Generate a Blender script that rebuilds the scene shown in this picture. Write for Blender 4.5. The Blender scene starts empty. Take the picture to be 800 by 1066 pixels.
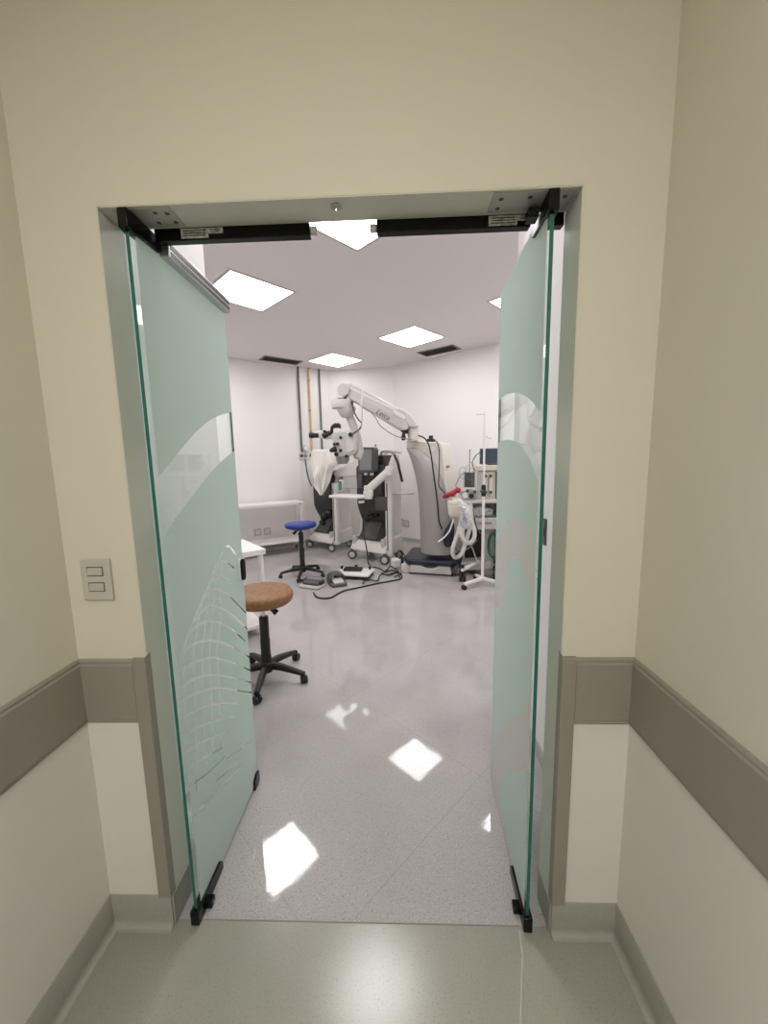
import bpy, bmesh, math, random
import numpy as np
from mathutils import Vector, Matrix
random.seed(7)
COL = bpy.context.scene.collection
SC = bpy.context.scene
PI = math.pi

# ------------------------------------------------------------------ camera
FPX = 394.7676
CAM = np.array([0.0, -1.0098, 1.4605])
YAW, PITCH, ROLL = -0.03402, -0.13389, -0.02045
def cam_axes():
    cy, sy = math.cos(YAW), math.sin(YAW)
    f = np.array([sy*math.cos(PITCH), cy*math.cos(PITCH), math.sin(PITCH)])
    r = np.array([cy, -sy, 0.0]); u = np.cross(r, f)
    return r*math.cos(ROLL)+u*math.sin(ROLL), -r*math.sin(ROLL)+u*math.cos(ROLL), f
CR, CU, CF = cam_axes()
def ray(u, v): return CF + CR*(u-400)/FPX + CU*(533-v)/FPX
def atz(u, v, z=0.0):
    d = ray(u, v); t = (z-CAM[2])/d[2]; p = CAM+t*d
    return (float(p[0]), float(p[1]), z)
def aty(u, v, y):
    d = ray(u, v); t = (y-CAM[1])/d[1]; p = CAM+t*d
    return (float(p[0]), y, float(p[2]))
cd = bpy.data.cameras.new('camera'); cam = bpy.data.objects.new('camera', cd); COL.objects.link(cam)
cd.sensor_fit = 'HORIZONTAL'; cd.sensor_width = 36; cd.lens = FPX*36/800; cd.clip_start = .02
mw = Matrix.Identity(4)
for i in range(3):
    mw[i][0] = CR[i]; mw[i][1] = CU[i]; mw[i][2] = -CF[i]; mw[i][3] = CAM[i]
cam.matrix_world = mw
SC.camera = cam

# ------------------------------------------------------------------ materials
def lin(c):
    o = []
    for x in c[:3]:
        x = x/255.0
        o.append(x/12.92 if x <= .04045 else ((x+.055)/1.055)**2.4)
    return tuple(o)+(1.0,)
def mat(name, c, rough=.5, metal=0.0, var=0.0, vscale=6.0, bump=0.0, bscale=30.0, spec=.5, coat=0.0):
    m = bpy.data.materials.new(name); m.use_nodes = True
    nt = m.node_tree; b = nt.nodes['Principled BSDF']
    b.inputs['Base Color'].default_value = lin(c); b.inputs['Roughness'].default_value = rough
    b.inputs['Metallic'].default_value = metal; b.inputs['Specular IOR Level'].default_value = spec
    b.inputs['Coat Weight'].default_value = coat
    tc = nt.nodes.new('ShaderNodeTexCoord')
    if var:
        n = nt.nodes.new('ShaderNodeTexNoise'); n.inputs['Scale'].default_value = vscale; n.inputs['Detail'].default_value = 5
        r = nt.nodes.new('ShaderNodeValToRGB')
        r.color_ramp.elements[0].position = .3; r.color_ramp.elements[1].position = .7
        r.color_ramp.elements[0].color = lin([x*(1-var) for x in c]); r.color_ramp.elements[1].color = lin([min(255, x*(1+var)) for x in c])
        nt.links.new(tc.outputs['Object'], n.inputs['Vector']); nt.links.new(n.outputs['Fac'], r.inputs['Fac'])
        nt.links.new(r.outputs['Color'], b.inputs['Base Color'])
    if bump:
        n2 = nt.nodes.new('ShaderNodeTexNoise'); n2.inputs['Scale'].default_value = bscale; n2.inputs['Detail'].default_value = 3
        bp = nt.nodes.new('ShaderNodeBump'); bp.inputs['Strength'].default_value = bump; bp.inputs['Distance'].default_value = .01
        nt.links.new(tc.outputs['Object'], n2.inputs['Vector']); nt.links.new(n2.outputs['Fac'], bp.inputs['Height'])
        nt.links.new(bp.outputs['Normal'], b.inputs['Normal'])
    return m
def emis(name, c, s):
    m = bpy.data.materials.new(name); m.use_nodes = True
    nt = m.node_tree; nt.nodes.clear()
    e = nt.nodes.new('ShaderNodeEmission'); o = nt.nodes.new('ShaderNodeOutputMaterial')
    e.inputs['Color'].default_value = (*c, 1); e.inputs['Strength'].default_value = s
    nt.links.new(e.outputs[0], o.inputs['Surface']); return m

M = dict(
 cream=mat('corridor_cream_paint', (213, 208, 192), .6, bump=.04, bscale=60),
 lower=mat('corridor_lower_paint', (220, 216, 209), .55, bump=.03, bscale=60),
 reveal=mat('reveal_paint', (204, 202, 192), .6),
 corr_ceiling=mat('corridor_ceiling_paint', (225, 220, 205), .8),
 guard=mat('wall_guard_vinyl', (146, 140, 130), .5, bump=.05, bscale=200),
 cove=mat('cove_vinyl', (156, 154, 144), .35, var=.02, vscale=60),
 roomwall=mat('room_wall_paint', (240, 236, 235), .6),
 roomceil=mat('room_ceiling_paint', (231, 226, 226), .85),
 roombase=mat('room_baseboard', (176, 172, 172), .4),
 white=mat('white_laminate', (236, 232, 228), .35),
 whiteplastic=mat('white_plastic', (226, 223, 219), .35, var=.015, vscale=3),
 greyplastic=mat('pale_grey_plastic', (196, 193, 189), .4),
 midgrey=mat('mid_grey_plastic', (140, 139, 138), .45),
 charcoal=mat('charcoal_plastic', (82, 81, 81), .42, var=.05),
 dark=mat('dark_grey_plastic', (52, 51, 51), .4),
 black=mat('black_plastic', (20, 20, 21), .42),
 blackgloss=mat('black_anodised', (6, 6, 7), .25, spec=.25),
 rubber=mat('black_rubber', (26, 26, 27), .7),
 silver=mat('silver_paint', (158, 154, 151), .42, metal=.15),
 boxcream=mat('warm_white_enamel', (214, 210, 200), .4),
 armwhite=mat('arm_enamel', (205, 202, 197), .38),
 navy=mat('navy_plastic', (26, 34, 48), .35),
 steel=mat('brushed_steel', (190, 190, 190), .3, metal=.9, bump=.03, bscale=150),
 chrome=mat('chrome', (215, 215, 215), .12, metal=1.0),
 galv=mat('galvanised_plate', (172, 170, 162), .45, metal=.3),
 blue=mat('blue_vinyl', (17, 52, 136), .42, bump=.03),
 brown=mat('worn_brown_leatherette', (136, 96, 60), .5, var=.13, vscale=36, bump=.2, bscale=120),
 yellow=mat('yellow_paint', (206, 176, 112), .45),
 pipegrey=mat('dark_grey_pipe_paint', (84, 88, 90), .4),
 pipegreen=mat('grey_green_pipe_paint', (96, 106, 104), .4),
 red=mat('red_plastic', (158, 30, 38), .4),
 green=mat('green_hose', (18, 104, 70), .45),
 teal=mat('teal_label', (44, 142, 128), .45),
 cloth=mat('white_cotton', (240, 236, 228), .9, bump=.3, bscale=240),
 screen=mat('dark_screen', (138, 140, 143), .25),
 screenblue=mat('blue_grey_screen', (58, 68, 84), .18),
 bag=mat('blue_white_bag', (208, 211, 217), .35, var=.13, vscale=30),
 beige=mat('beige_enamel', (212, 205, 192), .42),
 canister=mat('ivory_plastic', (226, 220, 198), .4),
 corrug=mat('white_corrugated_hose', (226, 224, 219), .45),
 sticker=mat('grey_paper_label', (168, 168, 164), .6, var=.3, vscale=90),
 switchplate=mat('switch_plate_plastic', (190, 186, 176), .4),
 rocker=mat('switch_rocker_plastic', (182, 178, 168), .35),
 seam=mat('seam_bead', (176, 172, 162), .4),
 groove=mat('panel_groove', (70, 68, 66), .6),
 logo=mat('dark_red_print', (104, 60, 58), .5),
 lightframe=mat('light_trim', (198, 190, 186), .5),
 ventdark=mat('vent_interior', (44, 42, 42), .8),
 ventgrey=mat('vent_slat_metal', (128, 124, 120), .5),
 bluebag=mat('dark_blue_rubber', (30, 32, 52), .5),
)
M['panel'] = emis('room_light_diffuser', (1.0, .985, .985), 17.5)
M['panel_dim'] = emis('far_light_diffuser', (1.0, .985, .985), 5.5)
M['panel_mid'] = emis('mid_light_diffuser', (1.0, .985, .985), 11.5)
M['corrpanel'] = emis('corridor_light_diffuser', (1.0, .985, .96), 13.0)

def floor_material(name, base, speck, rough, seams, bump, wavescale, vary=.03):
    m = bpy.data.materials.new(name); m.use_nodes = True
    nt = m.node_tree; N = nt.nodes; L = nt.links; b = N['Principled BSDF']
    tc = N.new('ShaderNodeTexCoord')
    def noise(sc, det=3):
        n = N.new('ShaderNodeTexNoise'); n.inputs['Scale'].default_value = sc; n.inputs['Detail'].default_value = det
        L.new(tc.outputs['Object'], n.inputs['Vector']); return n
    def mix(a, bb, fac):
        x = N.new('ShaderNodeMix'); x.data_type = 'RGBA'
        for s, v in ((6, a), (7, bb)):
            if isinstance(v, tuple): x.inputs[s].default_value = v
            else: L.new(v, x.inputs[s])
        L.new(fac, x.inputs[0]); return x.outputs[2]
    def ramp(src, p0, p1):
        r = N.new('ShaderNodeMapRange'); r.inputs[1].default_value = p0; r.inputs[2].default_value = p1
        L.new(src, r.inputs[0]); return r.outputs[0]
    c = mix(lin([x*(1-vary) for x in base]), lin([x*(1+vary) for x in base]), ramp(noise(1.7).outputs['Fac'], .35, .65))
    for (sc, col, lo, hi) in speck:
        c = mix(c, lin(col), ramp(noise(sc, 2).outputs['Fac'], lo, hi))
    if seams:
        rot = N.new('ShaderNodeMapping'); rot.inputs['Rotation'].default_value = (0, 0, math.radians(43)); rot.inputs['Location'].default_value = (.13, .22, 0)
        L.new(tc.outputs['Object'], rot.inputs['Vector'])
        br = N.new('ShaderNodeTexBrick'); br.offset = 0; br.inputs['Scale'].default_value = 1.0
        br.inputs['Brick Width'].default_value = .9; br.inputs['Row Height'].default_value = .9
        br.inputs['Mortar Size'].default_value = .0016; br.inputs['Mortar Smooth'].default_value = .3
        L.new(rot.outputs[0], br.inputs['Vector'])
        mm = N.new('ShaderNodeMath'); mm.operation = 'MULTIPLY'; mm.inputs[1].default_value = .35
        L.new(br.outputs['Fac'], mm.inputs[0])
        c = mix(c, lin([x*.72 for x in base]), mm.outputs[0])
    L.new(c, b.inputs['Base Color'])
    b.inputs['Roughness'].default_value = rough
    b.inputs['Specular IOR Level'].default_value = .55
    n1 = noise(wavescale, 4); n2 = noise(wavescale*7, 2)
    ad = N.new('ShaderNodeMath'); ad.operation = 'MULTIPLY_ADD'; ad.inputs[1].default_value = .12
    L.new(n2.outputs['Fac'], ad.inputs[0]); L.new(n1.outputs['Fac'], ad.inputs[2])
    bp = N.new('ShaderNodeBump'); bp.inputs['Strength'].default_value = bump; bp.inputs['Distance'].default_value = .01
    L.new(ad.outputs[0], bp.inputs['Height']); L.new(bp.outputs['Normal'], b.inputs['Normal'])
    return m
M['roomfloor'] = floor_material('speckled_vinyl_floor', (175, 171, 171), [(170, (148, 143, 141), .57, .67), (210, (208, 204, 203), .62, .70)], .045, True, .06, 5.0)
M['corrfloor'] = floor_material('grey_green_sheet_vinyl', (154, 153, 142), [(190, (140, 139, 128), .58, .7), (240, (168, 166, 155), .62, .72)], .2, False, .07, 3.5, .03)

# clear glass sheet (single interface look) and satin film
def glass_mat():
    m = bpy.data.materials.new('clear_glass'); m.use_nodes = True; nt = m.node_tree; nt.nodes.clear(); N = nt.nodes; L = nt.links
    t = N.new('ShaderNodeBsdfTransparent'); t.inputs[0].default_value = (.93, .965, .95, 1)
    g = N.new('ShaderNodeBsdfGlossy'); g.inputs['Roughness'].default_value = .02; g.inputs['Color'].default_value = (.95, 1, .98, 1)
    lw = N.new('ShaderNodeLayerWeight'); lw.inputs['Blend'].default_value = .5
    p = N.new('ShaderNodeMath'); p.operation = 'POWER'; p.inputs[1].default_value = 5
    a = N.new('ShaderNodeMath'); a.operation = 'MULTIPLY_ADD'; a.inputs[1].default_value = .9; a.inputs[2].default_value = .035
    L.new(lw.outputs['Facing'], p.inputs[0]); L.new(p.outputs[0], a.inputs[0])
    mx = N.new('ShaderNodeMixShader'); o = N.new('ShaderNodeOutputMaterial')
    L.new(a.outputs[0], mx.inputs[0]); L.new(t.outputs[0], mx.inputs[1]); L.new(g.outputs[0], mx.inputs[2]); L.new(mx.outputs[0], o.inputs['Surface'])
    return m
def film_mat(name, c1, c2):
    m = bpy.data.materials.new(name); m.use_nodes = True; nt = m.node_tree; nt.nodes.clear(); N = nt.nodes; L = nt.links
    d = N.new('ShaderNodeBsdfDiffuse'); d.inputs[0].default_value = lin(c1)
    t = N.new('ShaderNodeBsdfTranslucent'); t.inputs[0].default_value = lin(c2)
    mx = N.new('ShaderNodeMixShader'); mx.inputs[0].default_value = .5
    o = N.new('ShaderNodeOutputMaterial')
    L.new(d.outputs[0], mx.inputs[1]); L.new(t.outputs[0], mx.inputs[2]); L.new(mx.outputs[0], o.inputs['Surface'])
    return m
M['glass'] = glass_mat(); M['film'] = film_mat('satin_film', (222, 237, 233), (229, 246, 242)); M['greyfilm'] = film_mat('pale_grey_film', (236, 232, 230), (240, 236, 234))
M['glassedge'] = mat('green_glass_edge', (22, 104, 88), .12, spec=.6)

# ------------------------------------------------------------------ builder
FR = {}           # world matrix of every object made
class Frame:
    """a vertical working plane standing in the place: origin on the floor, turned about z"""
    def __init__(s, x, y, yaw=0.0):
        s.x, s.y, s.yaw = x, y, math.radians(yaw)
        s.m = Matrix.Translation((x, y, 0)) @ Matrix.Rotation(s.yaw, 4, 'Z')
        s.ax = np.array([math.cos(s.yaw), math.sin(s.yaw)]); s.n = np.array([-math.sin(s.yaw), math.cos(s.yaw)])
    def P(s, u, v, d=0.0):
        r = ray(u, v); o = np.array([s.x, s.y]) + s.n*d
        t = ((o-CAM[:2])@s.n)/(r[:2]@s.n); p = CAM+t*r
        return float((p[:2]-np.array([s.x, s.y]))@s.ax), float(p[2])
    def PL(s, L, d=0.0): return [s.P(u, v, d) for u, v in L]
    def P3(s, u, v, d=0.0):
        a, z = s.P(u, v, d); return (a, d, z)
W0 = Frame(0, 0, 0)

def crom(pts, n=8, closed=False):
    P = [Vector(p) for p in pts]; out = []
    N = len(P); rng = range(N if closed else N-1)
    for i in rng:
        if closed: a, b, c, d = P[(i-1) % N], P[i], P[(i+1) % N], P[(i+2) % N]
        else:
            b, c = P[i], P[i+1]; a = P[i-1] if i > 0 else b*2-c; d = P[i+2] if i+2 < N else c*2-b
        for k in range(n):
            t = k/n
            out.append(.5*((2*b)+(c-a)*t+(2*a-5*b+4*c-d)*t*t+(3*b-a-3*c+d)*t**3))
    if not closed: out.append(P[-1])
    return out

class MB:
    def __init__(s): s.bm = bmesh.new(); s.slot = 0
    def _f(s, vs, sm=False):
        try: f = s.bm.faces.new(vs); f.material_index = s.slot; f.smooth = sm; return f
        except ValueError: return None
    def box(s, c, d, rz=0.0, ry=0.0, rx=0.0):
        m = Matrix.Translation(c) @ Matrix.Rotation(rz, 4, 'Z') @ Matrix.Rotation(ry, 4, 'Y') @ Matrix.Rotation(rx, 4, 'X') @ Matrix.Diagonal((d[0], d[1], d[2], 1))
        r = bmesh.ops.create_cube(s.bm, size=1, matrix=m)
        for v in r['verts']:
            for f in v.link_faces: f.material_index = s.slot
        return s
    def bx(s, x0, x1, y0, y1, z0, z1): return s.box(((x0+x1)/2, (y0+y1)/2, (z0+z1)/2), (abs(x1-x0), abs(y1-y0), abs(z1-z0)))
    def loft(s, rings, closed=True, caps=True, sm=True):
        R = [[s.bm.verts.new(p) for p in r] for r in rings]
        n = len(R[0])
        for i in range(len(R)-1):
            for j in range(n if closed else n-1):
                s._f([R[i][j], R[i][(j+1) % n], R[i+1][(j+1) % n], R[i+1][j]], sm)
        if caps and closed:
            s._f(list(reversed(R[0]))); s._f(R[-1])
        return s
    def prism(s, pts, d0, d1):                       # outline in (a,z), extruded along depth
        return s.loft([[(a, d0, z) for a, z in pts], [(a, d1, z) for a, z in pts]], sm=False)
    def side(s, pts, a0, a1):                        # outline in (d,z), extruded along a
        return s.loft([[(a0, d, z) for d, z in pts], [(a1, d, z) for d, z in pts]], sm=False)
    def plan(s, pts, z0, z1):                        # outline in (a,d), extruded upward
        return s.loft([[(a, d, z0) for a, d in pts], [(a, d, z1) for a, d in pts]], sm=False)
    def tube(s, pts, r, seg=10, closed=False, cap=True):
        P = [Vector(p) for p in pts]; n = len(P)
        rr = r if isinstance(r, (list, tuple)) else [r]*n
        T = []
        for i in range(n):
            if closed: t = P[(i+1) % n]-P[i-1]
            else: t = P[min(i+1, n-1)]-P[max(i-1, 0)]
            T.append(t.normalized() if t.length > 1e-9 else Vector((0, 0, 1)))
        ref = Vector((0, 0, 1)) if abs(T[0].z) < .9 else Vector((1, 0, 0))
        nrm = T[0].cross(ref).normalized(); rings = []
        for i in range(n):
            nrm = (nrm - T[i]*nrm.dot(T[i])).normalized(); b = T[i].cross(nrm)
            rings.append([P[i]+(nrm*math.cos(2*PI*k/seg)+b*math.sin(2*PI*k/seg))*rr[i] for k in range(seg)])
        if closed: rings.append(rings[0])
        return s.loft(rings, True, cap and not closed, True)
    def cyl(s, p0, p1, r, seg=20, r2=None):
        return s.tube([p0, p1], [r, r if r2 is None else r2], seg)
    def lathe(s, prof, c=(0, 0, 0), axis='Z', seg=32, rot=None):
        rings = []
        for r, z in prof:
            ring = []
            for k in range(seg):
                a = 2*PI*k/seg; x, y = max(r, 1e-4)*math.cos(a), max(r, 1e-4)*math.sin(a)
                p = Vector((x, y, z)) if axis == 'Z' else (Vector((z, x, y)) if axis == 'X' else Vector((y, z, x)))
                if rot is not None: p = rot @ p
                ring.append(p+Vector(c))
            rings.append(ring)
        return s.loft(rings, True, True, True)
    def done(s, name, m, parent=None, frame=W0, bevel=0.0, seg=2, ang=35, subsurf=0, kind=None, slots=()):
        bmesh.ops.remove_doubles(s.bm, verts=s.bm.verts, dist=1e-6)
        bmesh.ops.recalc_face_normals(s.bm, faces=s.bm.faces)
        me = bpy.data.meshes.new(name)
        if parent is not None: s.bm.transform(FR[parent].inverted() @ frame.m)
        s.bm.to_mesh(me); s.bm.free()
        for f in me.polygons: f.use_smooth = True
        me.set_sharp_from_angle(angle=math.radians(ang))
        me.materials.append(m)
        for x in slots: me.materials.append(x)
        o = bpy.data.objects.new(name, me); COL.objects.link(o)
        if parent is not None:
            o.parent = parent; FR[o] = FR[parent].copy()
        else:
            o.matrix_world = frame.m; FR[o] = frame.m.copy()
        if bevel:
            b = o.modifiers.new('bevel', 'BEVEL'); b.width = bevel; b.segments = seg; b.limit_method = 'ANGLE'; b.angle_limit = math.radians(40)
        if subsurf:
            q = o.modifiers.new('sub', 'SUBSURF'); q.levels = subsurf; q.render_levels = subsurf
        if kind: o['kind'] = kind
        return o
def tag(o, label, cat, group=None, kind=None):
    o['label'] = label; o['category'] = cat
    if group: o['group'] = group
    if kind: o['kind'] = kind
    return o
def thing(name, label, cat, frame=W0, z=0.0, group=None, kind=None):
    o = bpy.data.objects.new(name, None); COL.objects.link(o); o.empty_display_size = .1
    o.matrix_world = Matrix.Translation((0, 0, z)) @ frame.m; FR[o] = o.matrix_world.copy()
    return tag(o, label, cat, group, kind)
def copy_tree(o, parent=None):
    c = o.copy(); COL.objects.link(c)
    if parent is not None: c.parent = parent
    for ch in list(o.children): copy_tree(ch, c)
    return c
def struct(mb, name, m, **k): return mb.done(name, m, kind='structure', **k)

# ------------------------------------------------------------------ corridor shell
XL, XR, DL, DR = -.9347, .6536, -.734, .4558
DH, WT = 2.10, .09            # door opening height, wall thickness
CH = 2.78                     # corridor ceiling
RH = 3.06                     # room ceiling
YB = -6.2
PLX, PLY, PRX, PRY = -.895, .905, .665, 1.185   # ends of the short passage walls behind the door
b = MB(); b.bx(-1.2, DL, 0, WT, 0, RH); b.bx(DR, .95, 0, WT, 0, RH); b.bx(DL, DR, 0, WT, DH, RH)
wf = struct(b, 'wall_front', M['cream'])
b = MB(); b.bx(XL-.12, XL, YB, 0, 0, CH); struct(b, 'wall_left', M['cream'])
b = MB(); b.bx(XR, XR+.12, YB, 0, 0, CH); struct(b, 'wall_right', M['cream'])
b = MB(); b.bx(XL-.12, XR+.12, YB-.12, YB, 0, CH); struct(b, 'wall_back', M['cream'])
b = MB(); b.bx(XL-.12, XR+.12, YB-.12, 0, CH, CH+.1); struct(b, 'ceiling_corridor', M['corr_ceiling'])
b = MB(); b.bx(XL-.12, XR+.12, YB-.12, .012, -.1, 0); struct(b, 'floor_corridor', M['corrfloor'])
# thin painted lining of the door reveal (two sides and head)
b = MB(); b.bx(DL, DL+.003, .001, WT+.004, 0, DH); b.bx(DR-.003, DR, .001, WT+.004, 0, DH); b.bx(DL, DR, .001, WT+.004, DH-.003, DH)
struct(b, 'door_frame', M['reveal'])
# lower whitish paint panels beneath the bumper rails
RT, RB, BT = .9073, .7074, .1102
b = MB(); b.bx(XL, XL+.002, YB, 0, BT, RB); struct(b, 'wall_left_lower', M['lower'])
b = MB(); b.bx(XR-.002, XR, YB, 0, BT, RB); struct(b, 'wall_right_lower', M['lower'])
b = MB(); b.bx(XL, DL, -.002, 0, BT, RB); struct(b, 'wall_front_left_lower', M['lower'])
b = MB(); b.bx(DR, XR, -.002, 0, BT, RB); struct(b, 'wall_front_right_lower', M['lower'])

# bumper rails: flat vinyl band with rolled edges, one piece per wall
def rail_profile(t=.012):
    z0, z1 = RB, RT
    return [(0, z0), (t*.5, z0+.001), (t*.75, z0+.006), (t*.62, z0+.010), (t*.66, z0+.013), (t, z0+.017), (t, z1-.017), (t*.66, z1-.013), (t*.62, z1-.010), (t*.75, z1-.006), (t*.5, z1-.001), (0, z1)]
def rail(name, p0, p1, nrm, label):
    b = MB(); pr = rail_profile()
    b.loft([[(p0[0]+nrm[0]*d, p0[1]+nrm[1]*d, z) for d, z in pr], [(p1[0]+nrm[0]*d, p1[1]+nrm[1]*d, z) for d, z in pr]], sm=False)
    o = struct(b, name, M['guard']); o['label'] = label; return o
rail('trim_1', (XL, YB), (XL, -.012), (1, 0), 'grey wall bumper rail along the left corridor wall')
rail('trim_2', (XR, YB), (XR, -.012), (-1, 0), 'grey wall bumper rail along the right corridor wall')
rail('trim_3', (XL, 0), (DL-.0362, 0), (0, -1), 'short grey wall bumper rail left of the doorway')
rail('trim_4', (DR+.0362, 0), (XR, 0), (0, -1), 'short grey wall bumper rail right of the doorway')
# corner guards: L-shaped vinyl angle up to rail height
def corner_guard(name, x, s, label):
    b = MB(); t = .012; w = .036; t2 = .004
    pts = [(x+s*w, 0), (x+s*w, -t), (x-s*t2, -t), (x-s*t2, .016), (x, .016), (x, 0)]
    z1 = RT+.004
    b.loft([[(a, d, BT) for a, d in pts], [(a, d, z1+(.010 if d > .01 else 0)) for a, d in pts]], sm=False)
    o = struct(b, name, M['guard'], bevel=.002); o['label'] = label
corner_guard('trim_5', DL, -1, 'grey corner guard on the left side of the doorway')
corner_guard('trim_6', DR, 1, 'grey corner guard on the right side of the doorway')

# coved vinyl skirting
def cove_prof():
    t, R = .007, .02
    pr = [(0, BT), (t*.6, BT), (t, BT-.004), (t, R)]
    for k in range(1, 7):
        a = k/6*PI/2; pr.append((t+R-R*math.cos(a), R-R*math.sin(a)+.0012))
    pr += [(t+R, 0), (0, 0)]
    return pr
def skirting(name, path, label=None):
    """path: list of (x,y,nx,ny) with mitred offset direction at each vertex"""
    b = MB(); pr = cove_prof()
    b.loft([[(x+nx*d, y+ny*d, z) for d, z in pr] for x, y, nx, ny in path], sm=False)
    return struct(b, name, M['cove'], ang=50)
skirting('baseboard_left', [(XL, YB, 1, 0), (XL, 0, 1, -1), (DL, 0, 0, -1)])
skirting('baseboard_right', [(DR, 0, 0, -1), (XR, 0, -1, -1), (XR, YB, -1, 0)])
b = MB(); b.bx(DL, DL+.006, -.004, WT+.003, 0, BT); b.bx(DR-.006, DR, -.004, WT+.003, 0, BT)
struct(b, 'baseboard_doorway', M['cove'], bevel=.002)

# floor seams
b = MB(); b.tube([(-.645, .012, 0), (.365, .012, 0)], .0022, 8); struct(b, 'trim_7', M['guard'])
b = MB(); b.tube([(.362, .0, 0), (.352, -.06, .0), (.306, -.19, .0), (.2, -.5, 0)], .0028, 8); struct(b, 'trim_8', M['seam'])

# ------------------------------------------------------------------ room shell
b = MB(); b.bx(-4.6, 4.2, .012, 6.4, -.1, 0); struct(b, 'floor', M['roomfloor'])
b = MB(); b.bx(-4.6, 4.2, WT, 6.4, RH, RH+.1); struct(b, 'ceiling', M['roomceil'])
def room_wall(name, p0, p1, out):
    """slab from p0 to p1, thickness away from the room"""
    b = MB(); t = .1; o = Vector(out).normalized()*t
    b.plan([p0, p1, (p1[0]+o.x, p1[1]+o.y), (p0[0]+o.x, p0[1]+o.y)], 0, RH)
    return struct(b, name, M['roomwall'])
def room_base(name, p0, p1, inn, h=.10):
    b = MB(); n = Vector(inn).normalized()
    pr = [(0, h), (.006, h), (.009, h-.006), (.009, .03), (.03, .001), (0, .001)]
    b.loft([[(p0[0]+n.x*d, p0[1]+n.y*d, z) for d, z in pr], [(p1[0]+n.x*d, p1[1]+n.y*d, z) for d, z in pr]], sm=False)
    return struct(b, name, M['roombase'])
LC, BC = (-1.17, 5.94), (-.03, 5.80)
LE = (-4.2, 5.94-(4.2-1.17)*math.tan(math.radians(36)))
RE = (3.6, 5.80-(3.63)*math.tan(math.radians(38.6)))
for nm, p0, p1, out in [('far_left', LE, LC, (-.588, .809)), ('far', LC, BC, (.12, .99)), ('far_right', BC, RE, (.624, .781)),
        ('near_left', (PLX, PLY), (-4.2, 2.0), (-.3, -1)), ('side_left', (-4.2, 2.0), LE, (-1, 0)), ('near_right', (PRX, PRY), (3.6, PRY), (0, -1)), ('side_right', (3.6, PRY), RE, (1, 0))]:
    room_wall('wall_'+nm, p0, p1, out)
    room_base('baseboard_'+nm, p0, p1, (-out[0], -out[1]))
b = MB(); b.bx(PLX-.1, PLX, WT, PLY-.002, 0, RH); struct(b, 'wall_passage_left', M['roomwall'])
b = MB(); b.bx(PRX, PRX+.1, WT, PRY-.002, 0, RH); struct(b, 'wall_passage_right', M['roomwall'])
b = MB(); b.bx(PLX, DL, WT, WT+.004, 0, RH); b.bx(DR, PRX, WT, WT+.004, 0, RH); b.bx(DL, DR, WT, WT+.004, DH, RH); struct(b, 'wall_passage_back', M['roomwall'])
room_base('baseboard_passage_left', (PLX, WT), (PLX, PLY), (1, 0)); room_base('baseboard_passage_right', (PRX, WT), (PRX, PRY), (-1, 0))

# ceiling lights and vents
def ceiling_light(x, y, label, m='panel'):
    F = Frame(x, y, -42.5)
    t = thing('ceiling_light', label, 'ceiling light', F, RH, 'square ceiling light panels')
    b = MB(); h, w = .30, .022
    for sx in (-1, 1):
        b.bx(sx*(h+w/2)-w/2, sx*(h+w/2)+w/2, -h-w, h+w, RH-.006, RH); b.bx(-h, h, sx*(h+w/2)-w/2, sx*(h+w/2)+w/2, RH-.006, RH)
    b.done('light_frame', M['lightframe'], t, F)
    b = MB(); b.bx(-h, h, -h, h, RH-.004, RH); b.done('diffuser', M[m], t, F)
ceiling_light(-.25, 1.68, 'square lit ceiling panel nearest the doorway, just below the lintel')
ceiling_light(-1.37, 2.77, 'large lit ceiling panel close to the top of the left glass door')
ceiling_light(.23, 4.24, 'lit ceiling panel above the microscope, beside the right vent', 'panel_mid')
ceiling_light(-.94, 5.27, 'farthest lit ceiling panel, above the white microscope arm', 'panel_dim')
ceiling_light(1.41, 3.18, 'lit ceiling panel half hidden by the right glass door')
ceiling_light(-2.55, 3.78, 'unseen lit ceiling panel added as room fill, behind the left glass door, over the far left corner')  # extra panel out of view, added to fill the room; continues the grid
ceiling_light(2.56, 2.12, 'unseen lit ceiling panel added as room fill, behind the right glass door, over the near right corner')  # another hidden panel on the grid, added for fill light
def vent(name, x, y, yaw, L, Wd, label):
    F = Frame(x, y, yaw)
    t = thing(name, label, 'air vent', F, RH, 'ceiling air vents')
    b = MB(); w = .025
    b.bx(-L/2, L/2, -Wd/2, -Wd/2+w, RH-.008, RH); b.bx(-L/2, L/2, Wd/2-w, Wd/2, RH-.008, RH)
    b.bx(-L/2, -L/2+w, -Wd/2, Wd/2, RH-.008, RH); b.bx(L/2-w, L/2, -Wd/2, Wd/2, RH-.008, RH)
    b.done('vent_frame', M['ventgrey'], t, F)
    b = MB(); b.bx(-L/2+w, L/2-w, -Wd/2+w, Wd/2-w, RH-.002, RH); b.done('vent_backing', M['ventdark'], t, F)
    n = 6
    for k in range(n):
        y0 = -Wd/2+w+(k+.5)*(Wd-2*w)/n
        b = MB(); b.box((0, y0, RH-.006), (L-2*w, .022, .002), rx=math.radians(35)); b.done('slat', M['ventgrey'], t, F)
vent('air_vent', -1.78, 5.16, 38, .62, .27, 'grey slotted ceiling vent at left above the gas pipes')
vent('air_vent', .66, 4.89, -36, .60, .28, 'grey slotted ceiling vent at right of the lit panel')
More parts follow.
